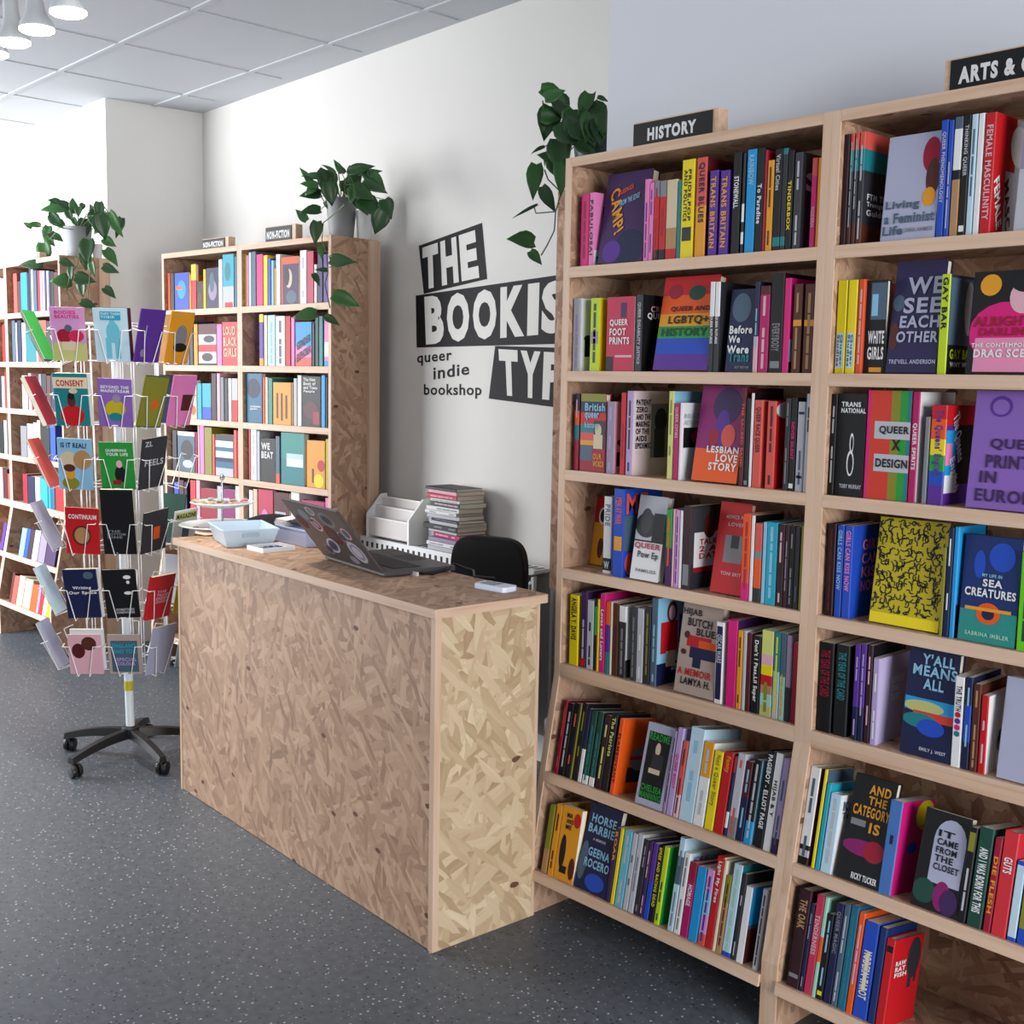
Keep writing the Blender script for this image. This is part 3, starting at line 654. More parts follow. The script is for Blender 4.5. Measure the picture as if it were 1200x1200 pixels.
('S',0.7943,0.0153,0.2195,'mauve',0.012,{'b':[(0,.4,'charcoal')]}),
('S',0.813,0.0185,0.2042,'crimson',0.012,{}),
],
'H6':[
('S',0.044,0.0143,0.219,'crimson',0.012,{'d':'coral'}),
('S',0.0607,0.0232,0.2141,'black',0.012,{'d':'lgrey'}),
('S',0.0854,0.0225,0.2195,'black',0.012,{'d':'coral'}),
('S',0.1088,0.007,0.2229,'olive',0.012,{}),
('S',0.1172,0.0208,0.2265,'black',0.012,{'d':'olive'}),
('S',0.1394,0.0147,0.2146,'navy',0.012,{'b':[(0,.45,'white')]}),
('S',0.1568,0.0223,0.2134,'dgreen',0.012,{'b':[(0,.12,'white')],'d':'teal'}),
('S',0.1827,0.0207,0.2149,'dgreen',0.012,{'b':[(0,.12,'white')],'d':'teal'}),
('S',0.2087,0.0231,0.2118,'maroondark',0.012,{'d':'limepale'}),
('S',0.2336,0.0229,0.2223,'black',0.012,{'tt':'The Patriots','tc':'limepale','tr':(.45,.95),'b2':[]}),
('S',0.2652,0.0174,0.2148,'orange',0.012,{'tt':'FLAMBOYANT','tc':'brown','tr':(.15,.8),'cc':'orange','sh':[('r',.3,.15,1,.35,'charcoal'),('e',.35,.3,1.0,.62,'grey'),('r',.35,.45,.9,.5,'red')],'cw':.12}),
('F',0.359,0.0992,0.2258,'lavgrey',0.012,{'lean':3,'sh':[('r',.12,.08,.9,.9,'black'),('e',.42,.62,.6,.78,'beige'),('r',.35,.45,.75,.64,'charcoal'),('r',.3,.4,.7,.46,'beige')],'ct':[('README','green',.16,.88,.8,.89),('CHELSEA','green',.14,.88,.18,.26),('MANNING','green',.14,.88,.09,.17)]}),
('S',0.4594,0.0111,0.2247,'mauve',0.012,{'d':'plum'}),
('S',0.4721,0.0205,0.2371,'lavender',0.012,{'tt':'QUEER BODY','tc':'hotpink','tr':(.3,.7)}),
('S',0.4951,0.0176,0.2058,'rose',0.012,{'b':[(.3,1,'coral')],'d':'brown'}),
('S',0.5149,0.0467,0.2501,'iceblue',0.012,{'d':'lblue'}),
('S',0.5628,0.0339,0.2222,'white',0.012,{'d':'lgrey','b':[(.58,1,'amber')]}),
('S',0.6005,0.0279,0.2066,'yellow',0.012,{'tt':'Not a Queer Story','tc':'olive','tr':(.3,.95)}),
('S',0.6313,0.0291,0.2109,'red',0.012,{'tt':'Fanny','tc':'amber','tr':(.75,.95)}),
('S',0.6621,0.0097,0.2062,'navy',0.012,{'b':[(.8,1,'crimson'),(.1,.3,'white')]}),
('S',0.6731,0.0262,0.218,'lgrey',0.012,{'b':[(0,.25,'grey')],'d':'coral'}),
('S',0.7012,0.0203,0.2035,'navy',0.012,{'b':[(.55,1,'maroon')],'d':'lblue'}),
('S',0.7239,0.0236,0.2142,'black',0.012,{'b':[(0,.27,'sky')],'d':'lgrey','cc':'lblue'}),
('S',0.7591,0.0224,0.246,'black',0.012,{'tt':'PAGEBOY - ELLIOT PAGE','tc':'white','tr':(.2,.96)}),
('S',0.7838,0.0206,0.2456,'white',0.012,{'tt':'HIJAB & Y','tc':'black','tr':(.35,.72)}),
('S',0.807,0.02,0.2385,'lavender',0.012,{'b':[(0,.16,'plum')],'d':'slate'}),
],
'H7':[
('S',0.0489,0.0228,0.1996,'olive',0.012,{'b':[(0,.35,'tan')]}),
('S',0.076,0.0236,0.2103,'amber',0.012,{'d':'brown','b2':[]}),
('F',0.1007,0.0786,0.2142,'amber',0.012,{'ct':[('MA|AND|ME','black',.3,.65,.68,.92)],'sh':[('e',.15,.15,.45,.62,'black'),('r',.25,.1,.6,.2,'black'),('e',.65,.75,1,.95,'red'),('e',.7,.05,1,.35,'maroon')]}),
('F',0.1844,0.123,0.2451,'navy',0.012,{'lean':6,'ct':[('HORSE','lblue',.14,.9,.78,.88),('BARBIE','lblue',.1,.9,.66,.76),('A MEMOIR','lgrey',.3,.7,.58,.61),('GEENA','lblue',.24,.9,.4,.5),('ROCERO','lblue',.18,.95,.27,.37)],'sh':[('e',.0,.1,.25,.55,'slate'),('e',.3,.02,.9,.22,'blue')]}),
('S',0.3084,0.0155,0.2077,'plum',0.012,{'tt':'ROAR','tc':'amber','tr':(.55,.95)}),
('S',0.3263,0.013,0.2112,'yellow',0.012,{}),
('S',0.3422,0.0286,0.2123,'turqpale',0.012,{'d':'lgrey'}),
('S',0.3726,0.0179,0.2118,'lgrey',0.012,{'d':'slate'}),
('S',0.3919,0.0191,0.2165,'lgrey',0.012,{'d':'grey'}),
('S',0.4138,0.0162,0.2072,'charcoal',0.012,{'d':'mauve'}),
('S',0.4313,0.0138,0.209,'plum',0.012,{'d':'rose'}),
('S',0.4469,0.0173,0.2067,'blue',0.012,{'b':[(.5,1,'purple')]}),
('S',0.4669,0.0162,0.2059,'black',0.012,{'tt':'SPREE AND RACING DEAD','tc':'yellow','tr':(.2,.98)}),
('S',0.4849,0.0179,0.2097,'lime',0.012,{'d':'dgreen','cc':'green'}),
('S',0.5317,0.0198,0.2486,'iceblue',0.012,{'b':[(.5,.8,'slate')],'d':'grey'}),
('S',0.5534,0.0201,0.2154,'white',0.012,{'d':'grey','cc':'iceblue','ct':[('HOW WE LOVE','slate',.1,.9,.88,.96)],'cw':.13}),
('S',0.5753,0.0235,0.1964,'magenta',0.012,{'tt':'HOMAGE','tc':'white','tr':(.42,.7),'b':[(.74,1,'crimson')]}),
('S',0.6005,0.0294,0.1927,'sky',0.012,{}),
('S',0.6321,0.0233,0.1968,'mauvepink',0.012,{'b':[(.4,.7,'lblue'),(0,.15,'coral')],'d':'purple'}),
('S',0.6567,0.0221,0.2379,'red',0.012,{'tt':'Light My Fires','tc':'white','tr':(.5,.95),'cc':'cream'}),
('S',0.6801,0.0099,0.234,'cream',0.012,{}),
('S',0.6913,0.0175,0.1985,'tan',0.012,{'b':[(.65,1,'olive')],'d':'brown'}),
('S',0.71,0.0266,0.2359,'iceblue',0.012,{'d':'mint','b':[(0,.05,'blue')],'cc':'teal'}),
('S',0.7391,0.0134,0.2183,'charcoal',0.012,{'d':'lgrey'}),
('S',0.7542,0.0207,0.1922,'white',0.012,{'cc':'slate','sh':[('r',0,.5,1,1,'sky'),('r',0,0,1,.45,'brown')],'cw':.12}),
('S',0.8034,0.0162,0.2012,'lgrey',0.012,{'d':'brown'}),
],
'A1':[
('S',0.024,0.0147,0.252,'maroondark',0.012,{}),
('S',0.0402,0.0106,0.252,'charcoal',0.012,{'b':[(.85,1,'coral'),(.66,.85,'teal'),(0,.2,'brown')],'d':'lgrey'}),
('S',0.0522,0.0105,0.252,'charcoal',0.012,{'b':[(.85,1,'coral'),(.66,.85,'teal'),(0,.2,'brown')],'d':'lgrey'}),
('S',0.0641,0.0147,0.252,'charcoal',0.012,{'b':[(.85,1,'coral'),(.66,.85,'teal'),(0,.2,'brown')],'d':'lgrey','cc':'charcoal','sh':[('r',0,.85,1,1,'coral'),('r',0,.66,.95,.85,'teal'),('r',.6,.66,1,.95,'amber'),('r',0,0,1,.18,'brown')],'ct':[('FTM The|Transgender|Guide','white',.1,.8,.25,.46)],'cw':.13}),
('F',0.1267,0.1314,0.232,'lavgrey',0.012,{'lean':5,'ct':[('Living','slate',.06,.68,.28,.38),('a Feminist','slate',.06,.97,.16,.26),('Life','slate',.05,.42,.05,.14),('SARA AHMED','grey',.46,.96,.07,.11)],'sh':[('e',.66,.62,.98,.95,'crimson'),('e',.75,.4,1,.75,'brown'),('e',.72,.3,.95,.48,'amber')]}),
('S',0.2598,0.0161,0.2492,'blue',0.012,{'tt':'QUEER PHENOMENOLOGY','tc':'lgrey','tr':(.3,.9)}),
('S',0.2772,0.0113,0.2466,'blue',0.012,{'d':'lgrey'}),
('S',0.2902,0.0183,0.2512,'tan',0.012,{'b':[(.56,.9,'white'),(.48,.56,'black'),(.9,1,'slate')]}),
('S',0.3097,0.0161,0.252,'black',0.012,{'tt':'THINKING QUEER','tc':'lgrey','tr':(.5,.92),'b2':[(.04,.09,'white')]}),
('S',0.3274,0.0139,0.2514,'iceblue',0.012,{'d':'slate'}),
('S',0.3425,0.0133,0.251,'white',0.012,{}),
('S',0.3574,0.0232,0.2495,'red',0.012,{'tt':'FEMALE MASCULINITY','tc':'rose','tr':(.12,.9),'cc':'lgrey','ct':[('FEMALE','white',.02,.3,.04,.5,'rot'),('MASC','maroon',.32,.55,.04,.5,'rot')],'sh':[('r',0,.55,.6,1,'red'),('r',0,0,.35,.55,'red'),('e',.45,.6,.95,.95,'white')],'cw':.13}),
('F',0.4298,0.1308,0.252,'lavgrey',0.012,{'lean':5,'hb':[(.5,1,'mauve'),(0,.5,'lgrey')]}),
],
'A2':[
('S',0.0266,0.0257,0.2157,'yellow',0.012,{'b2':[(.06,.44,'iceblue')],'tt':'Queer|Studies','tc':'slate','tr':(.08,.42)}),
('S',0.0541,0.0248,0.2154,'yellow',0.012,{'b2':[(.06,.44,'iceblue')],'tt':'Queer|Studies','tc':'slate','tr':(.08,.42)}),
('S',0.0811,0.0158,0.2155,'orangered',0.012,{'d':'rose'}),
('F',0.0969,0.0525,0.2128,'black',0.02,{'ct':[('WHITE|GIRLS','white',.2,.98,.12,.46)],'sh':[('r',.25,.58,1,.97,'slate'),('r',.3,.62,.6,.85,'lblue'),('r',.3,.02,.9,.07,'amber')]}),
('F',0.1573,0.1218,0.2517,'plumnavy',0.012,{'lean':7,'ct':[('WE','lavgrey',.28,.98,.7,.85),('SEE','lavgrey',.24,.98,.53,.67),('EACH','lavgrey',.2,.98,.4,.51),('OTHER','lavgrey',.16,.98,.27,.37),("TRE'VELL ANDERSON",'lavgrey',.06,.98,.08,.12)],'sh':[('e',.0,.2,.2,.45,'brown'),('e',.02,.55,.25,.7,'slate')]}),
('S',0.2816,0.0208,0.2164,'lime',0.012,{'tt':'GAY BAR','tc':'black','tr':(.45,.97),'cc':'charcoal','sh':[('r',0,.3,1,.97,'slate'),('e',.5,.4,.8,.95,'lgrey'),('r',0,0,1,.3,'black')],'ct':[('GAY BAR','lime',.08,.8,.16,.26),('WHY WE','white',.1,.7,.08,.13)],'cw':.13}),
('F',0.3453,0.165,0.2171,'black',0.012,{'lean':5,'ct':[('ALRIGHT','crimson',.06,.8,.46,.56),('DARLING','crimson',.14,.85,.37,.45),('DRAG SCENE','white',.1,.95,.16,.24),('THE CONTEMPORARY','white',.06,.95,.26,.3)],'sh':[('e',-.0,.1,.95,.7,'hotpink'),('r',.1,.02,.95,.35,'pinkrose'),('e',.1,.76,.38,.97,'amber'),('e',.5,.58,.85,.9,'rose'),('e',.5,.78,.95,.98,'black')]}),
],
'A3':[
('S',0.024,0.0165,0.2384,'black',0.012,{'d':'lgrey','cc':'black'}),
('F',0.0417,0.0767,0.2404,'black',0.012,{'ct':[('TRANS|NATIONAL','white',.15,.98,.8,.92),('TOBY MURRAY','lgrey',.2,.95,.08,.12)],'sh':[('e',.4,.2,.65,.45,'white'),('e',.44,.22,.62,.42,'black'),('e',.48,.42,.62,.62,'white'),('e',.51,.45,.6,.59,'black')]}),
('F',0.1207,0.1082,0.2491,'crimson',0.012,{'ct':[('QUEER','black',.3,.98,.6,.68),('X','black',.6,.8,.46,.56),('DESIGN','black',.25,.98,.3,.38)],'vb':[(0,.07,'hotpink'),(.07,.55,'redorange'),(.55,.75,'olive'),(.75,.92,'green'),(.92,1,'teal')],'sh':[('r',.18,.56,1,.72,'lgrey'),('r',.2,.26,1,.42,'lgrey')]}),
('S',0.23,0.0181,0.2477,'magenta',0.012,{'tt':'QUEER SPIRITS','tc':'white','tr':(.3,.72),'cc':'white','cw':.16}),
('S',0.2629,0.0115,0.1935,'grey',0.012,{}),
('S',0.2765,0.0361,0.2202,'purple',0.012,{'b':[(.86,1,'red'),(.66,.86,'orange'),(.5,.66,'yellow'),(.34,.5,'green'),(.2,.34,'blue')],'tt':"The Queens' English",'tc':'purple','tr':(.3,.95),'cc':'purple','sh':[('r',.0,.8,1,1,'red'),('r',.4,.2,1,.8,'black'),('r',0,.3,.35,.75,'sky'),('r',0,.4,.22,.62,'pink'),('r',0,.12,.4,.3,'white')],'ct':[('The Queens','white',.15,.6,.4,.95,'rot'),('English','white',.1,.5,.1,.5,'rot')],'cw':.1}),
('F',0.365,0.1652,0.2516,'purplelav',0.012,{'lean':5,'ct':[('QUEER','plum',.26,.97,.5,.6),('PRINT','plum',.22,.8,.35,.46),('IN','plum',.16,.38,.22,.32),('EUROPE','plum',.12,.97,.06,.17)],'sh':[('e',.2,.78,.5,.96,'purple'),('e',.24,.8,.46,.93,'purplelav'),('e',.7,.64,.9,.78,'purple')]}),
],
'A4':[
('S',0.032,0.0224,0.2217,'maroondark',0.012,{'d':'brown'}),
('S',0.0575,0.0184,0.2205,'blue',0.012,{'tt':'GIRLS CAN KISS NOW','tc':'lblue','tr':(.3,.95)}),
('S',0.0778,0.0219,0.2205,'blue',0.012,{'tt':'GIRLS CAN KISS NOW','tc':'pink','tr':(.3,.95),'cc':'blue','ct':[('GIRLS|CAN|KISS|NOW','pink',.3,.95,.25,.85)],'cw':.13}),
('F',0.1456,0.1721,0.246,'mustard',0.02,{'lean':7,'squig':1,'sh':[('r',0,0,1,.1,'yellow')]}),
('S',0.3228,0.0075,0.1988,'olive',0.012,{}),
('S',0.3319,0.0132,0.2428,'navy',0.012,{'d':'white'}),
('S',0.3467,0.011,0.2469,'sky',0.012,{'cc':'sky','sh':[('r',0,0,1,.3,'navy'),('r',.3,.55,.8,.65,'blue'),('r',.3,.7,.8,.8,'blue')],'cw':.1}),
('F',0.3651,0.1276,0.2322,'navyblue',0.012,{'lean':3,'hb':[(.3,1,'navyblue'),(0,.3,'tealgreen')],'ct':[('MY LIFE IN','lblue',.36,.7,.62,.65),('SEA','white',.38,.72,.53,.6),('CREATURES','white',.08,.96,.43,.51),('SABRINA IMBLER','mint',.14,.9,.06,.1)],'sh':[('e',.2,.6,.4,.86,'blue'),('e',.45,.68,.9,.95,'blue'),('e',.3,.18,.72,.38,'orange'),('e',.4,.22,.62,.33,'navy'),('r',.1,.3,.9,.33,'amber')]}),
('S',0.4956,0.0297,0.2098,'limegreen',0.012,{'d':'dgreen'}),
],
'A5':[
('S',0.024,0.0411,0.2199,'black',0.012,{'tt':'THE YEAR OF THE CARD','tc':'crimson','tr':(.4,.92)}),
('S',0.0713,0.0358,0.2218,'black',0.012,{'tt':'THE YEAR OF THE CARD','tc':'teal','tr':(.4,.92)}),
('S',0.1205,0.0145,0.2308,'purple',0.012,{'b':[(0,.35,'navy')],'d':'lavender'}),
('S',0.1362,0.0144,0.2337,'purple',0.012,{'b':[(0,.35,'navy')],'d':'lavender'}),
('S',0.153,0.0143,0.234,'maroondark',0.012,{'d':'rose','cc':'black'}),
('S',0.1696,0.0165,0.2073,'lavender',0.012,{'d':'white','cc':'lavpale','ct':[('BLESSED|THE|EXES','white',.4,.8,.45,.75)],'cw':.14}),
('F',0.2449,0.1218,0.2443,'navy',0.012,{'lean':6,'ct':[("Y'ALL",'lblue',.28,.92,.86,.96),('MEANS','lblue',.12,.98,.75,.85),('ALL','lblue',.35,.75,.63,.73),('EMILY J. WEST','lgrey',.4,.92,.05,.09)],'sh':[('r',0,.42,1,.54,'sky'),('e',.0,.4,.8,.52,'olivepale'),('r',.2,.34,1,.42,'redorange'),('e',.0,.26,.7,.4,'teal'),('e',.3,.2,.85,.36,'blue')]}),
('S',0.3688,0.0211,0.2046,'white',0.012,{'tt':'THE TRUTH','tc':'black','tr':(.62,.9),'dots':1}),
('S',0.3931,0.0156,0.2069,'navy',0.012,{'b':[(.3,.7,'blue')],'d':'lblue'}),
('S',0.4107,0.0175,0.1953,'brown',0.012,{'d':'tan'}),
('S',0.4303,0.0163,0.1742,'red',0.012,{'d':'rose','cc':'white','sh':[('e',.4,.2,.9,.5,'grey'),('e',.45,.3,.85,.55,'charcoal')],'cw':.1}),
('F',0.4717,0.1205,0.2205,'lavgrey',0.012,{'lean':6}),
],
'A6':[
('S',0.024,0.0282,0.2381,'white',0.012,{'b':[(.08,.15,'lgrey'),(0,.08,'black'),(.15,.2,'black')],'d':'slate','cc':'brown'}),
('S',0.0624,0.0089,0.2397,'yellow',0.012,{'cc':'slate'}),
('S',0.0731,0.0126,0.2093,'turquoise',0.012,{}),
('S',0.0876,0.0298,0.19,'iceblue',0.012,{'d':'lgrey','cc':'white','ct':[('Kae','slate',.1,.6,.8,.92),('Tempest','slate',.1,.95,.68,.78)],'cw':.12}),
('F',0.1309,0.1094,0.248,'black',0.012,{'lean':6,'ct':[('AND','amber',.4,.9,.84,.93),('THE','amber',.42,.85,.74,.82),('CATEGORY','amber',.1,.97,.62,.72),('IS','amber',.55,.8,.48,.58),('RICKY TUCKER','white',.35,.95,.03,.09)],'sh':[('e',.0,.25,1,.4,'magentadark'),('e',.5,.22,1,.42,'crimson'),('r',.1,.52,.45,.58,'grey')]}),
('S',0.2403,0.0309,0.2161,'steel',0.012,{'d':'navy','cc':'hotpink','sh':[('e',.45,.68,1.0,1.0,'yellow'),('e',.3,.42,.6,.55,'blue')],'cw':.16}),
('F',0.3193,0.1093,0.2191,'black',0.012,{'lean':4,'ct':[('IT|CAME|FROM|THE|CLOSET','black',.36,.9,.4,.82)],'sh':[('r',.28,.28,.96,.72,'lavgrey'),('e',.28,.5,.96,.94,'lavgrey'),('e',.0,.05,.5,.3,'dgreen'),('e',.45,.02,.8,.32,'magentadark'),('e',.6,.0,.98,.26,'plum')]}),
('S',0.4296,0.0186,0.2087,'black',0.012,{'d':'lgrey','b2':[(.75,.95,'olive')]}),
('S',0.4518,0.032,0.2162,'dgreen',0.012,{'tt':'AND I WAS BORN FOR THIS','tc':'white','tr':(.15,.8)}),
('S',0.4878,0.016,0.2032,'crimson',0.012,{'tt':'DIE FLESH','tc':'amber','tr':(.2,.8)}),
('S',0.5058,0.0315,0.2249,'coralred',0.012,{'tt':'GUTS','tc':'white','tr':(.6,.75)}),
('S',0.5402,0.0184,0.1695,'blue',0.012,{'b':[(.05,.95,'iceblue')]}),
('S',0.561,0.0191,0.1664,'olive',0.012,{'b':[(0,.2,'blue')]}),
],
'A7':[
('S',0.0417,0.0347,0.2369,'maroondark',0.012,{'tt':'THE OAK','tc':'tan','tr':(.6,.9),'b2':[(.1,.14,'grey')]}),
('S',0.0777,0.0114,0.2102,'navy',0.012,{'d':'mauve'}),
('S',0.091,0.0208,0.238,'crimsonpink',0.012,{'tt':'TENDERNESS','tc':'rose','tr':(.4,.8),'cc':'mint'}),
('S',0.1131,0.01,0.2389,'mint',0.012,{'b':[(.35,.6,'orange')]}),
('S',0.1249,0.0167,0.2036,'black',0.012,{'d':'lblue','b2':[(.05,.1,'yellow')]}),
('S',0.1441,0.0196,0.2359,'navy',0.012,{'tt':'QUEER MAGIC','tc':'grey','tr':(.5,.92)}),
('S',0.1655,0.0151,0.2417,'slate',0.012,{'d':'lgrey'}),
('S',0.1824,0.0204,0.2437,'tealblue',0.012,{'d':'teal'}),
('S',0.2046,0.0154,0.2354,'orange',0.012,{'b':[(.3,.7,'coral')],'d':'rose'}),
('S',0.2224,0.0351,0.2219,'blue',0.012,{'tt':'MODERN TAROT','tc':'cream','tr':(.2,.7),'d2':1}),
('S',0.2609,0.0172,0.2199,'navyblue',0.012,{}),
('S',0.2799,0.021,0.2016,'red',0.012,{'b2':[(.85,.92,'black')],'cc':'red','ct':[('RAW|RAT|FISH','white',.1,.5,.55,.75)],'sh':[('e',.5,.5,.95,.98,'charcoal'),('r',.6,.4,.72,.6,'charcoal'),('r',.8,.45,.88,.6,'charcoal')],'cw':.14}),
],
'NA1':[
('S',0.0205,0.0309,0.1961,'orange',0.012,{}),
('S',0.0554,0.0376,0.1941,'black',0.012,{}),
('F',0.0969,0.1377,0.1922,'blue',0.012,{'sh':[('e',.2,.3,.8,.8,'sky'),('r',.1,.55,.5,.65,'orange')]}),
('S',0.2403,0.0152,0.1802,'amber',0.012,{}),
('F',0.2575,0.0472,0.23,'red',0.012,{'hb':[(.65,1,'yellow'),(0,.65,'red')]}),
('F',0.3085,0.0597,0.1417,'maroondark',0.012,{'sh':[('e',.2,.2,.8,.6,'brown')]}),
('S',0.3718,0.0222,0.199,'yellow',0.012,{}),
('F',0.3977,0.109,0.2027,'plumnavy',0.012,{'sh':[('e',.2,.2,.9,.7,'mauve'),('e',.3,.4,.7,.9,'slate')]}),
('S',0.5121,0.0321,0.241,'white',0.012,{'d':'lgrey'}),
('F',0.5478,0.0984,0.262,'turquoise',0.012,{'sh':[('e',.2,.5,.7,.85,'teal'),('r',0,0,1,.4,'lgrey'),('r',.2,0,.9,.1,'red')]}),
('S',0.6496,0.0242,0.2478,'tealblue',0.012,{}),
],
'NB1':[
('S',0.0205,0.0135,0.2525,'yellow',0.012,{}),
('S',0.0357,0.0186,0.2466,'pink',0.012,{}),
('S',0.0559,0.0202,0.2597,'iceblue',0.012,{}),
('S',0.0794,0.0367,0.262,'slate',0.012,{}),
('S',0.1195,0.0544,0.2464,'hotpink',0.012,{}),
('S',0.1771,0.0342,0.2384,'yellow',0.012,{}),
('S',0.2146,0.0226,0.2222,'blue',0.012,{}),
('S',0.2404,0.0209,0.2115,'lblue',0.012,{}),
('S',0.2645,0.0128,0.173,'amber',0.012,{}),
('S',0.2789,0.0334,0.2371,'white',0.012,{}),
('F',0.3186,0.1367,0.221,'orangered',0.012,{'sh':[('r',.1,.0,1,.85,'plum'),('e',.25,.35,.65,.75,'beige'),('e',.2,.4,.5,.8,'black'),('e',.3,.02,.9,.3,'slate')]}),
('S',0.466,0.0499,0.2442,'white',0.012,{'d':'lgrey'}),
('S',0.5204,0.0493,0.2364,'crimsonpink',0.012,{}),
('S',0.5727,0.0207,0.1752,'white',0.012,{}),
('S',0.5978,0.0381,0.2273,'plumnavy',0.012,{}),
('S',0.6403,0.0391,0.2159,'purple',0.012,{}),
],
'NA2':[
('S',0.1655,0.0214,0.2393,'coral',0.012,{}),
('S',0.1908,0.0405,0.2336,'slate',0.012,{}),
('S',0.2351,0.0344,0.2224,'charcoal',0.012,{}),
('S',0.2752,0.036,0.2114,'amber',0.012,{}),
('F',0.3187,0.1662,0.2106,'black',0.012,{'hb':[(.75,1,'maroon'),(.5,.75,'lgrey'),(.33,.5,'red'),(.05,.33,'lgrey'),(0,.05,'black')],'sh':[('e',.2,.1,.8,.3,'charcoal'),('e',.3,.55,.9,.72,'charcoal')]}),
('S',0.4904,0.045,0.2074,'pink',0.012,{}),
('F',0.539,0.1374,0.2164,'coralred',0.012,{'ct':[('LOUD|BLACK|GIRLS','beige',.1,.95,.15,.9)]}),
],
'NB2':[
('S',0.1394,0.0347,0.2481,'purple',0.012,{'b':[(.85,1,'yellow'),(.0,.15,'amber')]}),
('S',0.179,0.0262,0.2424,'cream',0.012,{}),
('S',0.2101,0.0599,0.2417,'iceblue',0.012,{'d':'lblue'}),
('S',0.2749,0.0732,0.2355,'white',0.012,{'d':'slate'}),
('S',0.3529,0.0392,0.2337,'red',0.012,{}),
('S',0.3967,0.0264,0.228,'pink',0.012,{}),
('F',0.4294,0.1233,0.2043,'sky',0.012,{'hb':[(.45,1,'sky'),(.2,.45,'pink'),(0,.2,'coral')],'ct':[('GENDER','black',.1,.95,.35,.75,'tilt'),('EUPHORIA','black',.1,.97,.08,.5,'tilt')]}),
('S',0.5572,0.0179,0.1972,'charcoal',0.012,{}),
('S',0.5796,0.0252,0.2284,'dgreen',0.012,{}),
('S',0.6078,0.0295,0.2277,'teal',0.012,{}),
('S',0.646,0.0422,0.2223,'pink',0.012,{'b':[(.2,.5,'white'),(0,.12,'sky')]}),
],
'NA3':[
('F',0.1719,0.1233,0.2,'beige',0.012,{'sh':[('e',.2,.4,.8,.85,'brown'),('e',.55,.1,.95,.35,'orange')]}),
('S',0.3028,0.0397,0.1864,'turquoise',0.012,{}),
('F',0.3481,0.0819,0.1871,'turquoise',0.012,{'hb':[(.35,1,'turquoise'),(0,.35,'blue')]}),
('S',0.4356,0.0458,0.2391,'maroondark',0.012,{}),
('S',0.485,0.029,0.2396,'rose',0.012,{}),
('S',0.5177,0.0306,0.2198,'grey',0.012,{}),
('S',0.5537,0.0304,0.2153,'charcoal',0.012,{}),
('S',0.5876,0.0266,0.2157,'white',0.012,{}),
('S',0.6177,0.0544,0.2161,'red',0.012,{'b':[(.0,.5,'red'),(.5,1,'lgrey')]}),
],
'NB3':[
('F',0.0205,0.139,0.242,'tealblue',0.012,{'ct':[('transfeminine|gender','white',.3,.95,.25,.36)],'sh':[('e',.1,.5,.9,.9,'navy')]}),
('S',0.1662,0.0165,0.2242,'orange',0.012,{}),
('S',0.186,0.0214,0.2245,'cream',0.012,{}),
('S',0.2123,0.0327,0.22,'tealgreen',0.012,{}),
('F',0.2499,0.1437,0.2015,'amber',0.012,{'sh':[('r',.2,.15,.3,.75,'brown'),('r',.45,.1,.55,.75,'maroon'),('r',.7,.15,.8,.7,'brown')]}),
('S',0.3967,0.0141,0.199,'tan',0.012,{}),
('S',0.4139,0.0265,0.2226,'lgrey',0.012,{}),
('S',0.445,0.0309,0.2369,'white',0.012,{}),
('F',0.4805,0.1388,0.2326,'black',0.012,{'ct':[('The New|Book of|and Trans|People','white',.1,.85,.65,.97)],'sh':[('e',.1,.15,.9,.5,'maroon'),('r',.6,.05,.95,.3,'crimson')]}),
('S',0.6252,0.028,0.2388,'sky',0.012,{}),
('S',0.6577,0.0132,0.2301,'black',0.012,{}),
('S',0.6752,0.0228,0.2619,'amber',0.012,{}),
],
'NA4':[
('S',0.0511,0.0441,0.2152,'charcoal',0.012,{}),
('F',0.1032,0.1682,0.2121,'slate',0.012,{'sh':[('e',.2,.3,.9,.8,'charcoal'),('r',0,.9,1,1,'white'),('e',.3,.1,.9,.3,'lgrey')]}),
('S',0.2752,0.0191,0.2144,'crimson',0.012,{}),
('S',0.3001,0.0171,0.2518,'rose',0.012,{}),
('S',0.321,0.0397,0.2526,'pink',0.012,{}),
('S',0.3645,0.069,0.2441,'olive',0.012,{}),
('S',0.4372,0.0221,0.2113,'coral',0.012,{}),
('F',0.4667,0.1588,0.2126,'white',0.012,{'hb':[(.85,1,'charcoal'),(.7,.85,'white'),(.6,.7,'tealblue'),(.45,.6,'white'),(.35,.45,'navy'),(.2,.35,'tealblue'),(0,.2,'lgrey')]}),
('S',0.6326,0.0264,0.2401,'coral',0.012,{}),
('S',0.6625,0.021,0.2364,'red',0.012,{}),
],
'NB4':[
('S',0.0447,0.0137,0.2556,'coral',0.012,{}),
('S',0.0618,0.0493,0.2514,'white',0.012,{'d':'lgrey'}),
('S',0.1145,0.0236,0.2438,'lgrey',0.012,{}),
('F',0.1431,0.1206,0.211,'black',0.012,{'ct':[('WE|BEAT','white',.1,.9,.5,.9)]}),
('S',0.2686,0.034,0.2266,'slate',0.012,{'b':[(0,.2,'coral')]}),
('F',0.3122,0.1856,0.2477,'teal',0.012,{'sh':[('r',.25,.35,.95,.5,'white'),('r',.25,.5,.95,.6,'iceblue')],'hb':[(.5,1,'tealgreen'),(0,.5,'teal')]}),
('F',0.5147,0.137,0.2194,'amber',0.012,{'sh':[('e',.6,.35,1,.6,'red'),('r',.3,.1,.4,.4,'brown'),('e',.4,.0,.95,.3,'yellow')]}),
('S',0.6576,0.0404,0.2309,'mustard',0.012,{}),
],
'NA5':[
('S',0.0634,0.0462,0.2159,'blue',0.012,{}),
('S',0.1136,0.0457,0.2303,'brown',0.012,{}),
('S',0.1632,0.0276,0.2233,'navy',0.012,{}),
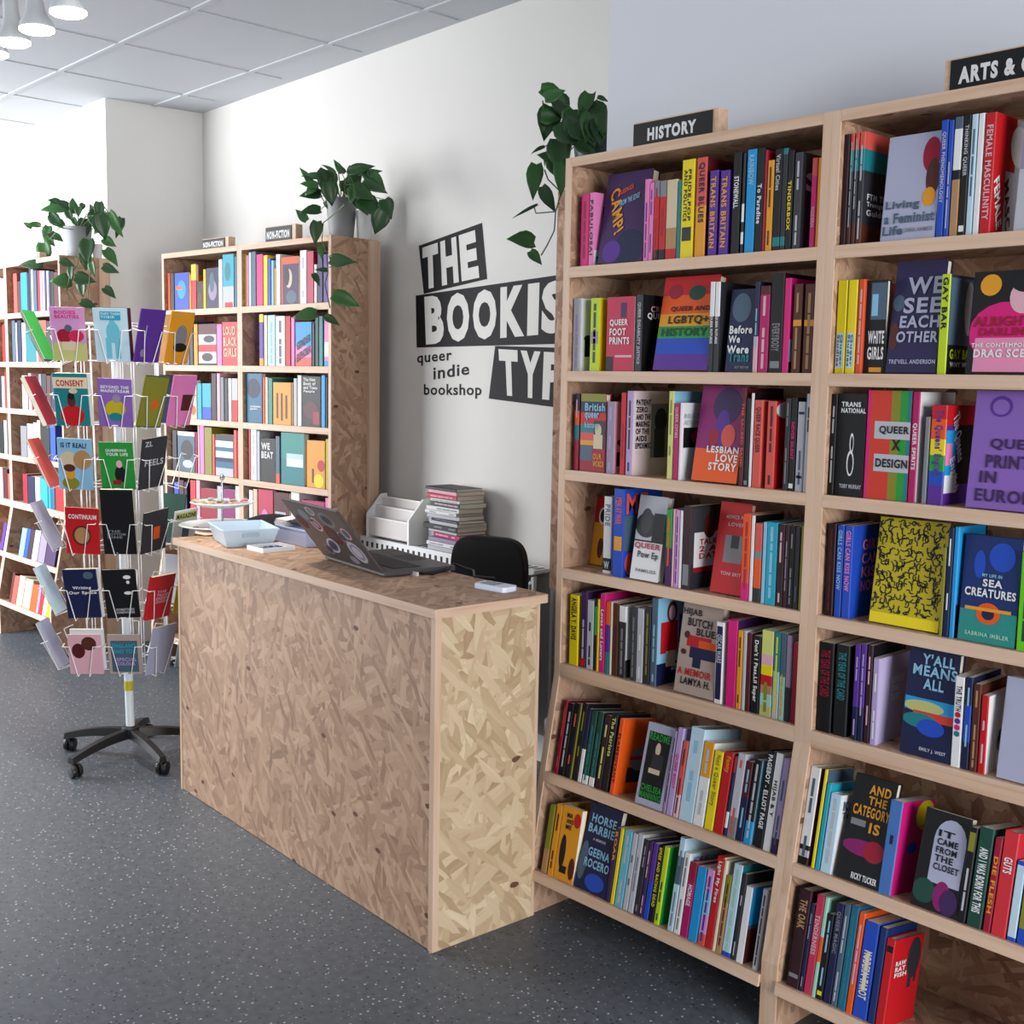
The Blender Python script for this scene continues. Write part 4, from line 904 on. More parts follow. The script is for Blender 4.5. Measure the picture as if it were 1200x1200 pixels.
('S',0.2221,0.0543,0.2382,'coralred',0.012,{}),
('S',0.2802,0.0364,0.2424,'rose',0.012,{}),
('F',0.3223,0.15,0.2035,'crimson',0.012,{}),
('S',0.4779,0.044,0.2258,'lgrey',0.012,{}),
('F',0.5309,0.1043,0.2145,'magentadark',0.012,{}),
('S',0.6423,0.0494,0.2383,'white',0.012,{}),
],
'NB5':[
('S',0.0428,0.0327,0.2274,'white',0.012,{}),
('S',0.0788,0.0358,0.2352,'beige',0.012,{}),
('F',0.1214,0.1235,0.2385,'crimsonpink',0.012,{'sh':[('e',.2,.1,.7,.6,'pink')]}),
('F',0.2515,0.123,0.234,'maroon',0.012,{'sh':[('r',.1,.3,.8,.6,'lgrey')]}),
('S',0.3903,0.0677,0.2451,'white',0.012,{}),
('F',0.4689,0.1797,0.2134,'magenta',0.012,{}),
('S',0.6546,0.0434,0.2383,'pink',0.012,{}),
],
'LB1':[
('S',0.0859,0.0529,0.2309,'coral',0.012,{}),
('S',0.1432,0.0522,0.1829,'brown',0.012,{}),
('S',0.1975,0.0942,0.2291,'sky',0.012,{}),
('S',0.296,0.0253,0.2239,'navy',0.012,{}),
('S',0.3255,0.0231,0.2504,'charcoal',0.012,{}),
('S',0.3528,0.0292,0.2409,'lgrey',0.012,{}),
('S',0.3862,0.0455,0.2311,'slate',0.012,{}),
('S',0.444,0.0327,0.228,'crimson',0.012,{}),
('S',0.4807,0.0264,0.226,'rose',0.012,{}),
('S',0.5131,0.0342,0.2242,'lavender',0.012,{}),
('S',0.5514,0.02,0.2222,'navy',0.012,{}),
('S',0.5753,0.0258,0.2209,'lgrey',0.012,{}),
('S',0.6051,0.0217,0.2192,'navy',0.012,{}),
('S',0.6327,0.0353,0.2139,'black',0.012,{}),
('S',0.6719,0.0619,0.2079,'maroon',0.012,{}),
],
'LA1':[
('S',0.6551,0.0416,0.2175,'lavender',0.012,{}),
('S',0.7013,0.0344,0.211,'lgrey',0.012,{}),
('S',0.738,0.025,0.2175,'brown',0.012,{}),
],
'LB2':[
('S',0.0405,0.0491,0.2432,'slate',0.012,{}),
('S',0.0962,0.0221,0.2294,'lgrey',0.012,{}),
('S',0.1227,0.0613,0.2412,'navy',0.012,{}),
('S',0.1949,0.0539,0.2272,'white',0.012,{}),
('S',0.2552,0.1413,0.2259,'teal',0.012,{}),
('S',0.4028,0.0248,0.2386,'white',0.012,{}),
('S',0.4317,0.118,0.2339,'coral',0.012,{}),
('S',0.5538,0.0953,0.2271,'charcoal',0.012,{}),
],
'LA2':[
('S',0.6816,0.0598,0.2214,'red',0.012,{}),
],
'LB3':[
('S',0.1734,0.0823,0.1978,'lgrey',0.012,{}),
('S',0.2706,0.0405,0.2111,'rose',0.012,{}),
('S',0.3449,0.0419,0.1954,'white',0.012,{}),
('S',0.4243,0.0371,0.2084,'grey',0.012,{}),
('S',0.4696,0.0611,0.2088,'charcoal',0.012,{}),
('S',0.5368,0.0542,0.2014,'brown',0.012,{}),
('S',0.597,0.0732,0.206,'navy',0.012,{}),
],
'LA3':[
('S',0.6064,0.0352,0.1941,'black',0.012,{}),
('S',0.6463,0.0465,0.1902,'lgrey',0.012,{}),
('S',0.6998,0.0506,0.2164,'red',0.012,{}),
],
'LB4':[
('S',0.1295,0.0919,0.1812,'grey',0.012,{}),
('S',0.2312,0.0868,0.1979,'lgrey',0.012,{}),
('S',0.3244,0.0506,0.2078,'rose',0.012,{}),
('S',0.3813,0.0438,0.2224,'cream',0.012,{}),
('S',0.4344,0.1226,0.1877,'black',0.012,{}),
('S',0.5661,0.0719,0.2052,'blue',0.012,{}),
],
'LA4':[
('S',0.5821,0.0706,0.1867,'black',0.012,{}),
('S',0.6598,0.0488,0.2028,'lgrey',0.012,{}),
('S',0.7155,0.0482,0.2113,'maroon',0.012,{}),
],
'LB5':[
('S',0.1411,0.0691,0.1723,'crimson',0.012,{}),
('S',0.2167,0.1033,0.165,'navy',0.012,{}),
('S',0.3296,0.0696,0.167,'cream',0.012,{}),
('S',0.4054,0.1023,0.1664,'turquoise',0.012,{}),
('S',0.5169,0.0366,0.1746,'sky',0.012,{}),
('S',0.5596,0.0483,0.1717,'tealblue',0.012,{}),
('S',0.6198,0.1414,0.158,'red',0.012,{}),
],
'LA5':[
('S',0.5581,0.0534,0.185,'white',0.012,{}),
('S',0.6186,0.0703,0.1825,'maroon',0.012,{}),
('S',0.6959,0.0791,0.1551,'coral',0.012,{}),
],
'LB6':[
('S',0.1768,0.0705,0.1673,'lblue',0.012,{}),
('S',0.2538,0.05,0.1713,'blue',0.012,{}),
('S',0.3081,0.0601,0.1728,'maroondark',0.012,{}),
('S',0.3724,0.0802,0.1755,'lgrey',0.012,{}),
('S',0.461,0.0951,0.1725,'mauve',0.012,{}),
('S',0.5643,0.1369,0.1673,'plum',0.012,{}),
],
'LA6':[
('S',0.6753,0.047,0.1711,'purple',0.012,{}),
('S',0.7316,0.0434,0.1769,'magentadark',0.012,{}),
],
'LB7':[
('S',0.1423,0.0316,0.1756,'brown',0.012,{}),
('S',0.1783,0.0669,0.1633,'coral',0.012,{}),
('S',0.2541,0.0832,0.1736,'cream',0.012,{}),
('S',0.3481,0.107,0.1696,'beige',0.012,{}),
('S',0.4615,0.0838,0.152,'orange',0.012,{}),
('S',0.5494,0.0331,0.1644,'mauvepink',0.012,{}),
('S',0.5866,0.045,0.1656,'red',0.012,{}),
('S',0.6398,0.0566,0.1568,'cream',0.012,{}),
('S',0.7024,0.0499,0.1618,'yellow',0.012,{}),
],
}
PLANTS=[([(-6.595,2.588,2.488,0.142,185,0.45),(-6.427,2.572,2.497,0.084,150,0.6),(-6.353,2.608,2.485,0.078,95,0.6),(-6.218,2.579,2.436,0.053,-90,0.9),(-6.492,2.568,2.406,0.091,-50,0.7),(-6.947,2.608,2.432,0.077,180,0.5),(-6.903,2.67,2.372,0.103,-100,0.6),(-6.741,2.656,2.35,0.082,-30,0.6),(-6.883,2.652,2.267,0.115,-80,0.8),(-6.141,2.481,2.152,0.075,-20,0.6),(-6.212,2.47,2.062,0.104,180,0.8),(-6.081,2.471,2.096,0.068,-90,0.6),(-5.942,2.49,2.06,0.1,-10,0.7),(-5.983,2.489,2.011,0.078,-90,0.7),(-5.863,2.474,1.925,0.088,-20,0.6),(-5.839,2.487,2.104,0.071,-80,0.6),(-6.236,2.663,2.457,0.071,120,0.6),(-6.208,2.666,2.397,0.106,-90,0.8),(-5.902,2.57,2.326,0.123,-80,0.7),(-5.886,2.633,2.346,0.14,-60,0.45),(-5.981,2.641,2.263,0.074,-30,0.7),(-5.576,2.47,2.146,0.1,-50,0.55),(-5.58,2.468,2.088,0.079,-20,0.6),(-5.65,2.491,1.98,0.08,-40,0.6),(-5.871,2.474,2.195,0.121,-90,0.7),(-6.362,2.669,2.363,0.108,-95,0.7),(-6.697,2.491,2.18,0.136,180,0.4),(-5.909,2.48,2.148,0.089,-90,0.7),(-6.415,2.61,2.436,0.072,-60,0.6),(-6.076,2.632,2.429,0.092,-90,0.6)],[[(-6.256,2.49,2.347),(-6.397,2.49,2.295),(-6.374,2.49,2.219)],[(-6.003,2.49,2.225),(-6.033,2.49,2.146),(-6.14,2.49,2.091),(-6.185,2.49,2.01),(-6.148,2.49,1.966)],[(-5.833,2.49,2.164),(-5.887,2.49,2.067),(-5.918,2.49,1.958)],[(-6.56,2.49,2.393),(-6.449,2.49,2.347)],[(-5.7,2.49,2.408),(-5.611,2.49,2.342)]]),([(-4.686,3.042,2.509,0.095,175,0.4),(-4.655,3.009,2.464,0.08,170,0.55),(-4.67,3.027,2.422,0.095,190,0.6),(-4.626,3.088,2.472,0.124,-90,0.8),(-4.457,2.995,2.397,0.098,-80,0.8),(-4.399,2.996,2.514,0.063,120,0.5),(-4.574,3.065,2.534,0.065,150,0.35),(-4.257,3.024,2.491,0.113,10,0.45),(-4.228,3.054,2.46,0.082,-20,0.5),(-4.329,3.047,2.457,0.097,-80,0.6),(-4.163,3.031,2.402,0.108,-25,0.5),(-4.471,3.11,2.432,0.093,-60,0.8),(-4.17,3.013,2.313,0.114,-40,0.8),(-4.087,3.04,2.302,0.086,-70,0.8),(-4.0,2.929,2.227,0.097,-110,0.8),(-4.665,3.023,2.347,0.091,190,0.6),(-4.476,2.932,2.222,0.098,-95,0.6),(-4.258,2.927,2.086,0.114,-5,0.5),(-4.209,2.913,1.914,0.116,-20,0.6),(-4.551,2.917,1.86,0.105,190,0.6),(-4.34,2.928,1.832,0.075,-30,0.5),(-4.452,2.92,2.015,0.062,-60,0.5),(-4.422,2.924,2.057,0.055,180,0.4),(-4.278,2.995,2.378,0.089,-110,0.7),(-4.556,3.074,2.356,0.079,-40,0.5),(-4.355,3.098,2.353,0.098,-60,0.8),(-4.482,3.105,2.465,0.079,70,0.6),(-4.444,2.939,2.135,0.062,-80,0.5),(-4.185,2.992,2.369,0.087,-30,0.8)],[[(-4.259,2.935,2.325),(-4.362,2.935,2.284),(-4.421,2.935,2.263),(-4.433,2.935,2.186),(-4.397,2.935,2.131),(-4.385,2.935,2.046),(-4.409,2.935,1.995),(-4.368,2.935,1.888)],[(-4.305,2.935,2.469),(-4.293,2.935,2.417),(-4.282,2.935,2.372)],[(-4.397,2.935,2.338),(-4.444,2.935,2.382)],[(-4.374,2.935,2.065),(-4.327,2.935,2.075)],[(-4.192,2.935,2.406),(-4.181,2.935,2.361)]]),([(-2.894,2.853,2.551,0.093,-20,0.7),(-2.914,2.907,2.521,0.081,-60,0.95),(-2.968,2.892,2.473,0.11,-100,0.7),(-2.765,2.863,2.496,0.084,-110,0.6),(-2.768,2.905,2.529,0.049,60,0.4),(-2.693,2.88,2.51,0.036,-20,0.5),(-2.732,2.895,2.458,0.096,-60,0.9),(-2.785,2.853,2.41,0.126,-40,0.95),(-2.806,2.845,2.439,0.085,-120,0.9),(-2.933,2.866,2.349,0.074,160,0.9),(-2.846,2.841,2.338,0.121,-80,0.7),(-2.994,2.861,2.275,0.118,-95,0.5),(-2.899,2.84,2.202,0.091,-60,0.5),(-2.834,2.831,2.262,0.108,-85,0.5),(-3.012,2.835,2.174,0.093,-150,0.12),(-3.037,2.841,2.077,0.093,175,0.75),(-2.949,2.833,2.009,0.061,-50,0.6),(-3.03,2.909,2.396,0.051,-150,0.3),(-2.693,2.864,2.398,0.083,-80,0.8),(-2.729,2.847,2.351,0.071,-30,0.7),(-2.712,2.835,2.413,0.089,-100,0.8),(-2.867,2.834,2.3,0.067,-70,0.7),(-2.652,2.843,2.417,0.071,-90,0.8)],[[(-2.804,2.85,2.373),(-2.84,2.85,2.242),(-2.874,2.85,2.161),(-2.878,2.85,2.098),(-2.909,2.85,2.054),(-2.94,2.85,2.018)],[(-2.879,2.85,2.161),(-2.971,2.85,2.164),(-2.98,2.85,2.185)],[(-2.933,2.85,2.307),(-2.915,2.85,2.273),(-2.864,2.85,2.234)],[(-2.949,2.85,2.54),(-2.944,2.85,2.511)],[(-2.888,2.85,2.446),(-2.85,2.85,2.429)]])]
for row, L in BOOKS.items():
    if row[0] != 'L': place_books(row, L)
# the many small books of the far bright bookcases, past the three hundred that show larger
sb_ = MB()
for row, L in BOOKS.items():
    if row[0] != 'L': continue
    O, a, tilt = row_frame(row)
    ex = Vector((cos(a), sin(a), 0)); ey0 = Vector((-sin(a), cos(a), 0)); ey = ey0*cos(tilt)-Vector((0, 0, sin(tilt))); ez = ey0*sin(tilt)+Vector((0, 0, cos(tilt)))
    for kind, x, t, h, col, s0, k in L:
        dep = 0.14
        for x0, x1, y0, y1, z0, z1, mt in ((0, t*0.12, 0, dep, 0, h, cmat(col)), (t*0.88, t-0.0004, 0, dep, 0, h, cmat(col)), (t*0.12, t*0.88, 0, 0.002, 0, h, cmat(col)), (t*0.12, t*0.88, 0.002, dep-0.003, 0.001, h-0.002, PAPER)):
            q = MB().box(x0, x1, y0, y1, z0, z1, mt)
            bb = len(sb_.v); sb_.v += [tuple(O+ex*(x+v[0])+ey*(s0+v[1])+ez*(v[2]+0.0003)) for v in q.v]
            sb_.f += [tuple(bb+i for i in f) for f in q.f]; sb_.mi += [sb_.m(mt)]*6
o = sb_.build('shelved_books'); tag(o, 'rows of books in the two bright bookcases by the window', 'books'); o['kind'] = 'stuff'
# ------------------------------------------------------------------ wall cupboard behind the HISTORY bookcase
cu = tag(empty('wall_cupboard', (-2.915, 2.9, 0.84)), 'tall chipboard wall cupboard mostly hidden behind the bookcase under HISTORY', 'cupboard')
MB().box(0, 0.405, 0.018, 0.36, 0, 1.40, OSB).build('carcass', cu)
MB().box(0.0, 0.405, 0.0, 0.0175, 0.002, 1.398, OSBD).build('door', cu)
MB().box(-0.002, 0.407, -0.001, 0.361, 1.4, 1.418, PX).build('top_board', cu, 0.001)
# ------------------------------------------------------------------ the counter
CT = 0.973
ct = tag(empty('shop_counter', (-3.9966, 2.0069, 0), -0.0473), 'chipboard shop counter with pine edging in the middle of the floor', 'counter')
CW, CD, CH = 1.632, 0.372, 0.948
MB().box(0.012, CW-0.02, 0.0, 0.018, 0.002, CH, OSB).build('front_panel', ct)
MB().box(CW-0.018, CW, 0.0185, CD-0.012, 0.0, CH, OSBLIT).build('side_panel', ct)
MB().box(0.0, 0.018, 0.0185, CD, 0.0, CH, OSB).build('side_panel', ct)
MB().box(CW-0.02, CW+0.0015, -0.003, 0.018, 0.0, CH, PZ).build('corner_batten', ct, 0.001)
MB().box(-0.002, 0.012, -0.003, 0.018, 0.0, CH, PZ).build('corner_batten', ct, 0.001)
MB().box(CW-0.018, CW+0.0015, CD-0.012, CD, 0.0, CH, PZ).build('corner_batten', ct, 0.001)
t = MB().box(-0.012, CW+0.012, -0.012, CD+0.012, CH, CT-0.0005, OSB).build('counter_top', ct)
e = MB()
e.box(-0.016, CW+0.016, -0.016, -0.012, CH, CT, PX).box(-0.016, CW+0.016, CD+0.012, CD+0.016, CH, CT, PX)
e.box(-0.016, -0.012, -0.012, CD+0.012, CH, CT, PY).box(CW+0.012, CW+0.016, -0.012, CD+0.012, CH, CT, PY)
e.build('edge_lipping', t)
MB().box(0.03, CW-0.03, 0.02, CD-0.03, 0.45, 0.468, OSB).build('inner_shelf', ct)
# ------------------------------------------------------------------ laptop
lp = tag(empty('laptop', (-3.04, 2.127, CT), -0.146), 'open dark grey laptop on the counter, its lid covered in stickers', 'laptop')
LG = pmat('laptop_grey', '464446', 0.4, metal=0.2); LD = pmat('laptop_dark', '1c1c20', 0.5)
MB().box(-0.21, 0.21, 0.004, 0.262, 0.003, 0.02, LG).build('base', lp, 0.003)
kb = MB().box(-0.18, 0.18, 0.05, 0.155, 0.02, 0.0206, LD)
for i in range(15):
    for j in range(5): kb.box(-0.177+i*0.0237, -0.156+i*0.0237, 0.053+j*0.02, 0.071+j*0.02, 0.0206, 0.0222, LD)
kb.build('keyboard', lp); MB().box(-0.06, 0.06, 0.175, 0.245, 0.02, 0.0206, LD).build('touchpad', lp)
lid = MB().box(-0.21, 0.21, 0, 0.255, 0, 0.008, LG).build('lid', lp, 0.003)
lid.location = (0, 0.006, 0.018); lid.rotation_euler = (radians(128), 0, 0)
MB().box(-0.2, 0.2, 0.012, 0.247, -0.0006, 0, pmat('screen_glass', '08080c', 0.1)).build('screen', lid)
random.seed(5)
def sticker(cx, cy, rx, ry, cols, rot=0.0):
    b = MB(); z = 0.0084
    for i, cl in enumerate(cols):
        s = 1-0.24*i
        b.poly([(cx+s*(rx*cos(a)*cos(rot)-ry*sin(a)*sin(rot)), cy+s*(rx*cos(a)*sin(rot)+ry*sin(a)*cos(rot)), z+0.0002*i) for a in [q*pi/10 for q in range(20)]], cmat(cl))
    b.build('sticker', lid)
for q in ((0.13, 0.075, 0.05, 0.045, ('lgrey', 'mauve', 'lgrey')), (-0.04, 0.075, 0.05, 0.03, ('lgrey', 'slate', 'plum'), .4), (-0.1, 0.05, 0.03, 0.022, ('grey', 'plum')), (-0.05, 0.165, 0.035, 0.03, ('rose', 'maroon', 'mauve')), (0.03, 0.13, 0.05, 0.04, ('maroon', 'brown', 'dgrey')), (0.07, 0.2, 0.05, 0.03, ('grey', 'slate', 'charcoal')), (-0.1, 0.2, 0.045, 0.03, ('slate', 'grey')), (-0.16, 0.16, 0.035, 0.03, ('maroon',)), (0.1, 0.135, 0.03, 0.022, ('mauve', 'dgrey')), (0.15, 0.155, 0.028, 0.024, ('rose', 'slate')), (0.06, 0.03, 0.03, 0.018, ('grey', 'mauve')), (-0.02, 0.225, 0.03, 0.018, ('lgrey', 'grey'))): sticker(*q)
# charger lead and plug
ch = tag(empty('power_lead', (-2.8, 2.22, CT)), 'black power lead with a white tag beside the laptop', 'cable')
MB().tube([(-0.03, -0.0, 0.006), (0.03, 0.02, 0.006), (0.02, 0.09, 0.012), (-0.02, 0.15, 0.02), (0.06, 0.165, 0.007), (0.14, 0.10, 0.006), (0.2, 0.13, 0.006)], 0.004, BLK).build('lead', ch)
MB().box(-0.07, -0.03, -0.022, -0.002, 0.0, 0.014, BLK).build('plug', ch, 0.002)
MB().box(-0.026, 0.004, -0.02, -0.012, 0.0, 0.012, cmat('white')).build('tag_label', ch)
# card reader
cr = tag(empty('card_reader', (-2.478, 2.243, CT), 0.10), 'white card reader with a dark screen near the counter corner', 'card reader')
MB().prism([(-0.055, -0.032), (0.055, -0.032), (0.062, -0.02), (0.062, 0.02), (0.055, 0.032), (-0.055, 0.032), (-0.062, 0.02), (-0.062, -0.02)], 0, 0.017, 2, pmat('reader_white', 'd4dcec', 0.35)).build('body', cr, 0.003)
MB().box(-0.045, 0.012, -0.02, 0.022, 0.017, 0.0178, pmat('reader_screen', '3a4048', 0.25)).build('screen', cr)
# ------------------------------------------------------------------ things at the far end of the counter
TR = pmat('pale_blue_plastic', 'c4d8e8', 0.4)
bk = tag(empty('plastic_basket', (-3.755, 2.142, CT), -0.29), 'pale blue plastic basket with hand holes on the counter', 'basket')
b = MB()
W1, D1, W2, D2, H1 = 0.105, 0.082, 0.128, 0.1, 0.062
o4 = [(-W1, -D1), (W1, -D1), (W1, D1), (-W1, D1)]; O4 = [(-W2, -D2), (W2, -D2), (W2, D2), (-W2, D2)]
i4 = [(x*0.97, y*0.97) for x, y in o4]; I4 = [(x*0.965, y*0.965) for x, y in O4]
for i in range(4):
    j = (i+1) % 4
    b.poly([(*o4[i], 0), (*o4[j], 0), (*O4[j], H1), (*O4[i], H1)], TR); b.poly([(*i4[j], 0.003), (*i4[i], 0.003), (*I4[i], H1), (*I4[j], H1)], TR)
    b.poly([(*O4[i], H1), (*O4[j], H1), (*I4[j], H1), (*I4[i], H1)], TR)
b.poly([(*q, 0) for q in o4[::-1]], TR); b.poly([(*q, 0.003) for q in i4], TR); b.build('tray_body', bk)
rm = MB(); rm.tube([(*q, H1) for q in O4], 0.0035, TR, closed=True); rm.build('rim', bk)
hh = MB(); HG = pmat('handle_hole', '9cb4c8', 0.5)
hh.box(-W2*1.0-0.0, -W2*0.955, -0.03, 0.03, H1*0.6, H1*0.82, HG).box(W2*0.955, W2, -0.03, 0.03, H1*0.6, H1*0.82, HG).build('hand_hole', bk)
bt = tag(empty('badge_tray', (-3.536, 2.128, CT), 0.0), 'small white tray of dark pin badges in front of the basket', 'tray')
MB().box(-0.055, 0.055, -0.065, 0.065, 0, 0.004, WHITEP).box(-0.055, 0.055, -0.065, -0.061, 0.004, 0.016, WHITEP).box(-0.055, 0.055, 0.061, 0.065, 0.004, 0.016, WHITEP).box(-0.055, -0.051, -0.061, 0.061, 0.004, 0.016, WHITEP).box(0.051, 0.055, -0.061, 0.061, 0.004, 0.016, WHITEP).build('tray_body', bt)
random.seed(8)
for i in range(4):
    for j in range(5):
        cl = random.choice(('slate', 'charcoal', 'navy', 'grey', 'steel'))
        bd = MB().lathe([(0.0098, 0), (0.0098, 0.0022), (0.007, 0.004), (0.0005, 0.0045)], (0, 0, 0), cmat(cl), 10).build('pin_badge')
        bd.location = (-3.536-0.036+i*0.024, 2.128-0.045+j*0.0225, CT+0.0042); bd.rotation_euler = (0.0, 0.0, random.random())
        tag(bd, 'tiny round pin badge lying in the small white tray on the counter', 'badge', 'pin badges in the small tray')
cs = tag(empty('cake_stand', (-4.085, 2.24, CT)), 'two tier white cake stand with a metal rod at the far counter end', 'cake stand')
PL = pmat('white_china', 'dfe3e6', 0.25)
MB().lathe([(0.06, 0.0), (0.1, 0.004), (0.165, 0.024), (0.168, 0.026), (0.164, 0.029), (0.1, 0.012), (0.01, 0.01)], (0, 0, 0), PL, 36).build('lower_plate', cs)
MB().lathe([(0.03, 0.094), (0.07, 0.096), (0.122, 0.112), (0.124, 0.114), (0.12, 0.117), (0.07, 0.102), (0.01, 0.1)], (0, 0, 0), PL, 36).build('upper_plate', cs)
CHR = pmat('chrome_rod', 'b4b6ba', 0.25, metal=0.9)
MB().lathe([(0.004, 0.009), (0.004, 0.2), (0.009, 0.205), (0.011, 0.212), (0.006, 0.222), (0.0005, 0.226)], (0, 0, 0), CHR, 12).build('rod', cs)
random.seed(9)
for i in range(22):
    a = random.uniform(0, 2*pi); r = 0.03+0.075*sqrt((i+.5)/22); cl = random.choice(('rose', 'limepale', 'cream', 'coral', 'lgrey', 'mauvepink', 'olivepale', 'beige'))
    bd = MB().lathe([(0.0145, 0), (0.0145, 0.002), (0.01, 0.0045), (0.0005, 0.005)], (0, 0, 0), cmat(cl), 12).build('pin_badge')
    bd.location = (-4.085+r*cos(i*2.4), 2.24+r*sin(i*2.4), CT+0.1035+max(0, (r-.07))*0.28+0.004*(i % 3)); bd.rotation_euler = (random.uniform(-.25, .25), random.uniform(-.25, .25), 0)
    tag(bd, 'pale round pin badge on the upper tier of the cake stand', 'badge', 'pin badges on the upper tier')
for dx, dy, cl in ((0.06, -0.09, 'charcoal'), (0.085, -0.075, 'charcoal'), (0.02, -0.11, 'slate'), (-0.03, -0.1, 'grey')):
    bd = MB().lathe([(0.011, 0), (0.011, 0.002), (0.008, 0.004), (0.0005, 0.0045)], (0, 0, 0), cmat(cl), 12).build('pin_badge')
    bd.location = (-4.085+dx, 2.24+dy, CT+0.0165); tag(bd, 'dark round pin badge on the lower plate of the cake stand', 'badge', 'pin badges on the lower plate')
# black cloth bag lying behind the basket
pb = MB(); n1, n2 = 9, 20
for i in range(n1):
    f = i/(n1-1); rr = 0.015+0.045*sin(pi*f)**0.6
    for j in range(n2):
        an = 2*pi*j/n2; zz = 0.034+sin(an)*rr*0.75+0.006*sin(3*an+5*f)
        pb.v.append((-0.13+0.26*f, cos(an)*rr*1.2, max(0.0006, zz)))
k_ = pb.m(pmat('black_cloth', '100e12', 0.9))
for i in range(n1-1):
    for j in range(n2): pb.f.append((i*n2+j, i*n2+(j+1) % n2, (i+1)*n2+(j+1) % n2, (i+1)*n2+j)); pb.mi.append(k_)
pb.f += [tuple(range(n2))[::-1], tuple((n1-1)*n2+j for j in range(n2))]; pb.mi += [k_, k_]; pb.sm = True
o = pb.build('cloth_pouch'); o.location = (-3.862, 2.338, CT); o.rotation_euler = (0, 0, 0.35); tag(o, 'crumpled black cloth pouch lying between the cake stand and the basket', 'pouch')
bx = tag(empty('storage_box', (-3.615, 2.318, CT), -0.05), 'low lavender box under the white papers on the counter', 'box')
MB().box(-0.11, 0.11, -0.06, 0.06, 0, 0.055, pmat('lavender_card', 'b0b6d2', 0.6)).build('box_body', bx, 0.002)
MB().box(-0.113, 0.113, -0.063, 0.063, 0.055, 0.064, pmat('lavender_card', 'b0b6d2', 0.6)).build('box_lid', bx, 0.002)
pp = MB(); wp_ = pmat('white_paper_sheet', 'ececec', 0.7)
for s in range(5):
    rows_ = []
    for i in range(9):
        f = i/8; z = 0.0645+0.004*s+0.05*max(0, f-0.3)**1.5*(1+0.15*s)
        rows_.append([(-0.125+0.25*f, -0.065+0.002*s, z), (-0.125+0.25*f, 0.06+0.002*s, z+0.01)])
    for i in range(8):
        pp.poly([rows_[i][0], rows_[i+1][0], rows_[i+1][1], rows_[i][1]], wp_)
        pp.poly([(v[0], v[1], v[2]+0.0012) for v in (rows_[i][0], rows_[i+1][0], rows_[i+1][1], rows_[i][1])], wp_)
o = pp.build('paper_sheets'); o.location = (-3.615, 2.318, CT); o.rotation_euler = (0, 0, -0.1); tag(o, 'curling white paper sheets on the lavender box', 'papers')
# headphones-like dark coil under the laptop lid
ad = tag(empty('tape_roll', (-3.33, 2.29, CT)), 'black roll of tape standing behind the laptop lid', 'tape')
b = MB(); b.prism([(0.04*cos(i*pi/12), 0.04+0.04*sin(i*pi/12)) for i in range(24)], -0.012, 0.012, 1, BLK); b.build('roll', ad)
# ------------------------------------------------------------------ radiator, brochure holder, stack of books, chair behind the counter
ra = tag(empty('radiator', (-4.42, 3.2, 0.0), -0.033), 'white panel radiator under the wall lettering behind the counter', 'radiator')
RW = pmat('radiator_white', 'dcdcdc', 0.4); RDK = pmat('radiator_slot', '2a2a2c', 0.8)
b = MB().box(0, 1.22, -0.06, -0.045, 0.16, 0.833, RW).box(0, 1.22, 0.03, 0.045, 0.16, 0.833, RW)
for i in range(30): b.box(0.02+i*0.04, 0.04+i*0.04, -0.066, -0.06, 0.19, 0.79, RW)
b.build('panel', ra)
b = MB().box(0, 1.22, -0.06, 0.045, 0.833, 0.846, RW)
for i in range(30):
    b.box(0.012+i*0.0405, 0.028+i*0.0405, -0.0608, -0.06, 0.802, 0.826, RDK); b.box(0.01+i*0.0405, 0.03+i*0.0405, -0.035, 0.02, 0.846, 0.8464, RDK)
b.build('top_grille', ra)
MB().tube([(1.22, -0.01, 0.22), (1.27, -0.01, 0.22), (1.27, -0.01, 0.0)], 0.008, RW).build('pipe', ra)
MB().lathe([(0.014, 0), (0.018, 0.01), (0.018, 0.05), (0.012, 0.06)], (1.27, -0.01, 0.2), WHITEP, 14).build('valve', ra)
pc = tag(MB().tube([(-3.14, 3.1, 0.845), (-3.19, 3.07, 0.83), (-3.22, 3.06, 0.75), (-3.215, 3.06, 0.62), (-3.2, 3.08, 0.5)], 0.006, pmat('grey_cable', '6c6e72', 0.5)).build('cable_loop'), 'grey cable hanging in a loop at the radiator end', 'cable')
pipe2 = tag(MB().lathe([(0.018, 0.0), (0.018, 0.84)], (-2.84, 3.02, 0), RW, 14).build('heating_pipe'), 'pale upright pipe below the wall cupboard', 'pipe')
RT = 0.8466
bh = tag(empty('brochure_holder', (-4.365, 3.185, RT), -0.04), 'clear and white stepped brochure holder on the radiator, left of the book pile', 'brochure holder')
ACR = pmat('frosted_acrylic', 'd6d0ce', 0.2)
for i, (y, z1) in enumerate(((-0.045, 0.10), (-0.008, 0.15), (0.03, 0.19))):
    MB().box(0.012, 0.328, y, y+0.003, 0.012+i*0.03, z1, ACR).box(0.012, 0.328, y, y+0.034, 0.012+i*0.03, 0.015+i*0.03, ACR).box(0.012, 0.328, y-0.002, y+0.001, z1-0.006, z1, pmat('acrylic_edge', 'eee8e6', 0.2)).build('pocket', bh)
for x in (0.0, 0.328): MB().prism([(-0.05, 0), (0.06, 0), (0.06, 0.2), (0.03, 0.2), (-0.05, 0.11)], x, x+0.012, 0, WHITEP).build('side_panel', bh)
b2 = tag(empty('label_printer', (-3.975, 3.24, RT), -0.05), 'small upright grey device between the brochure holder and the book pile', 'device')
MB().box(0, 0.075, -0.05, 0.02, 0, 0.13, pmat('device_grey', 'a6a6a8', 0.4)).build('body', b2, 0.004)
MB().lathe([(0.008, 0), (0.008, 0.003), (0.001, 0.004)], (0, 0, 0), pmat('dark_button', '333338', 0.4), 12).build('button', b2).location = (0.037, -0.02, 0.13)
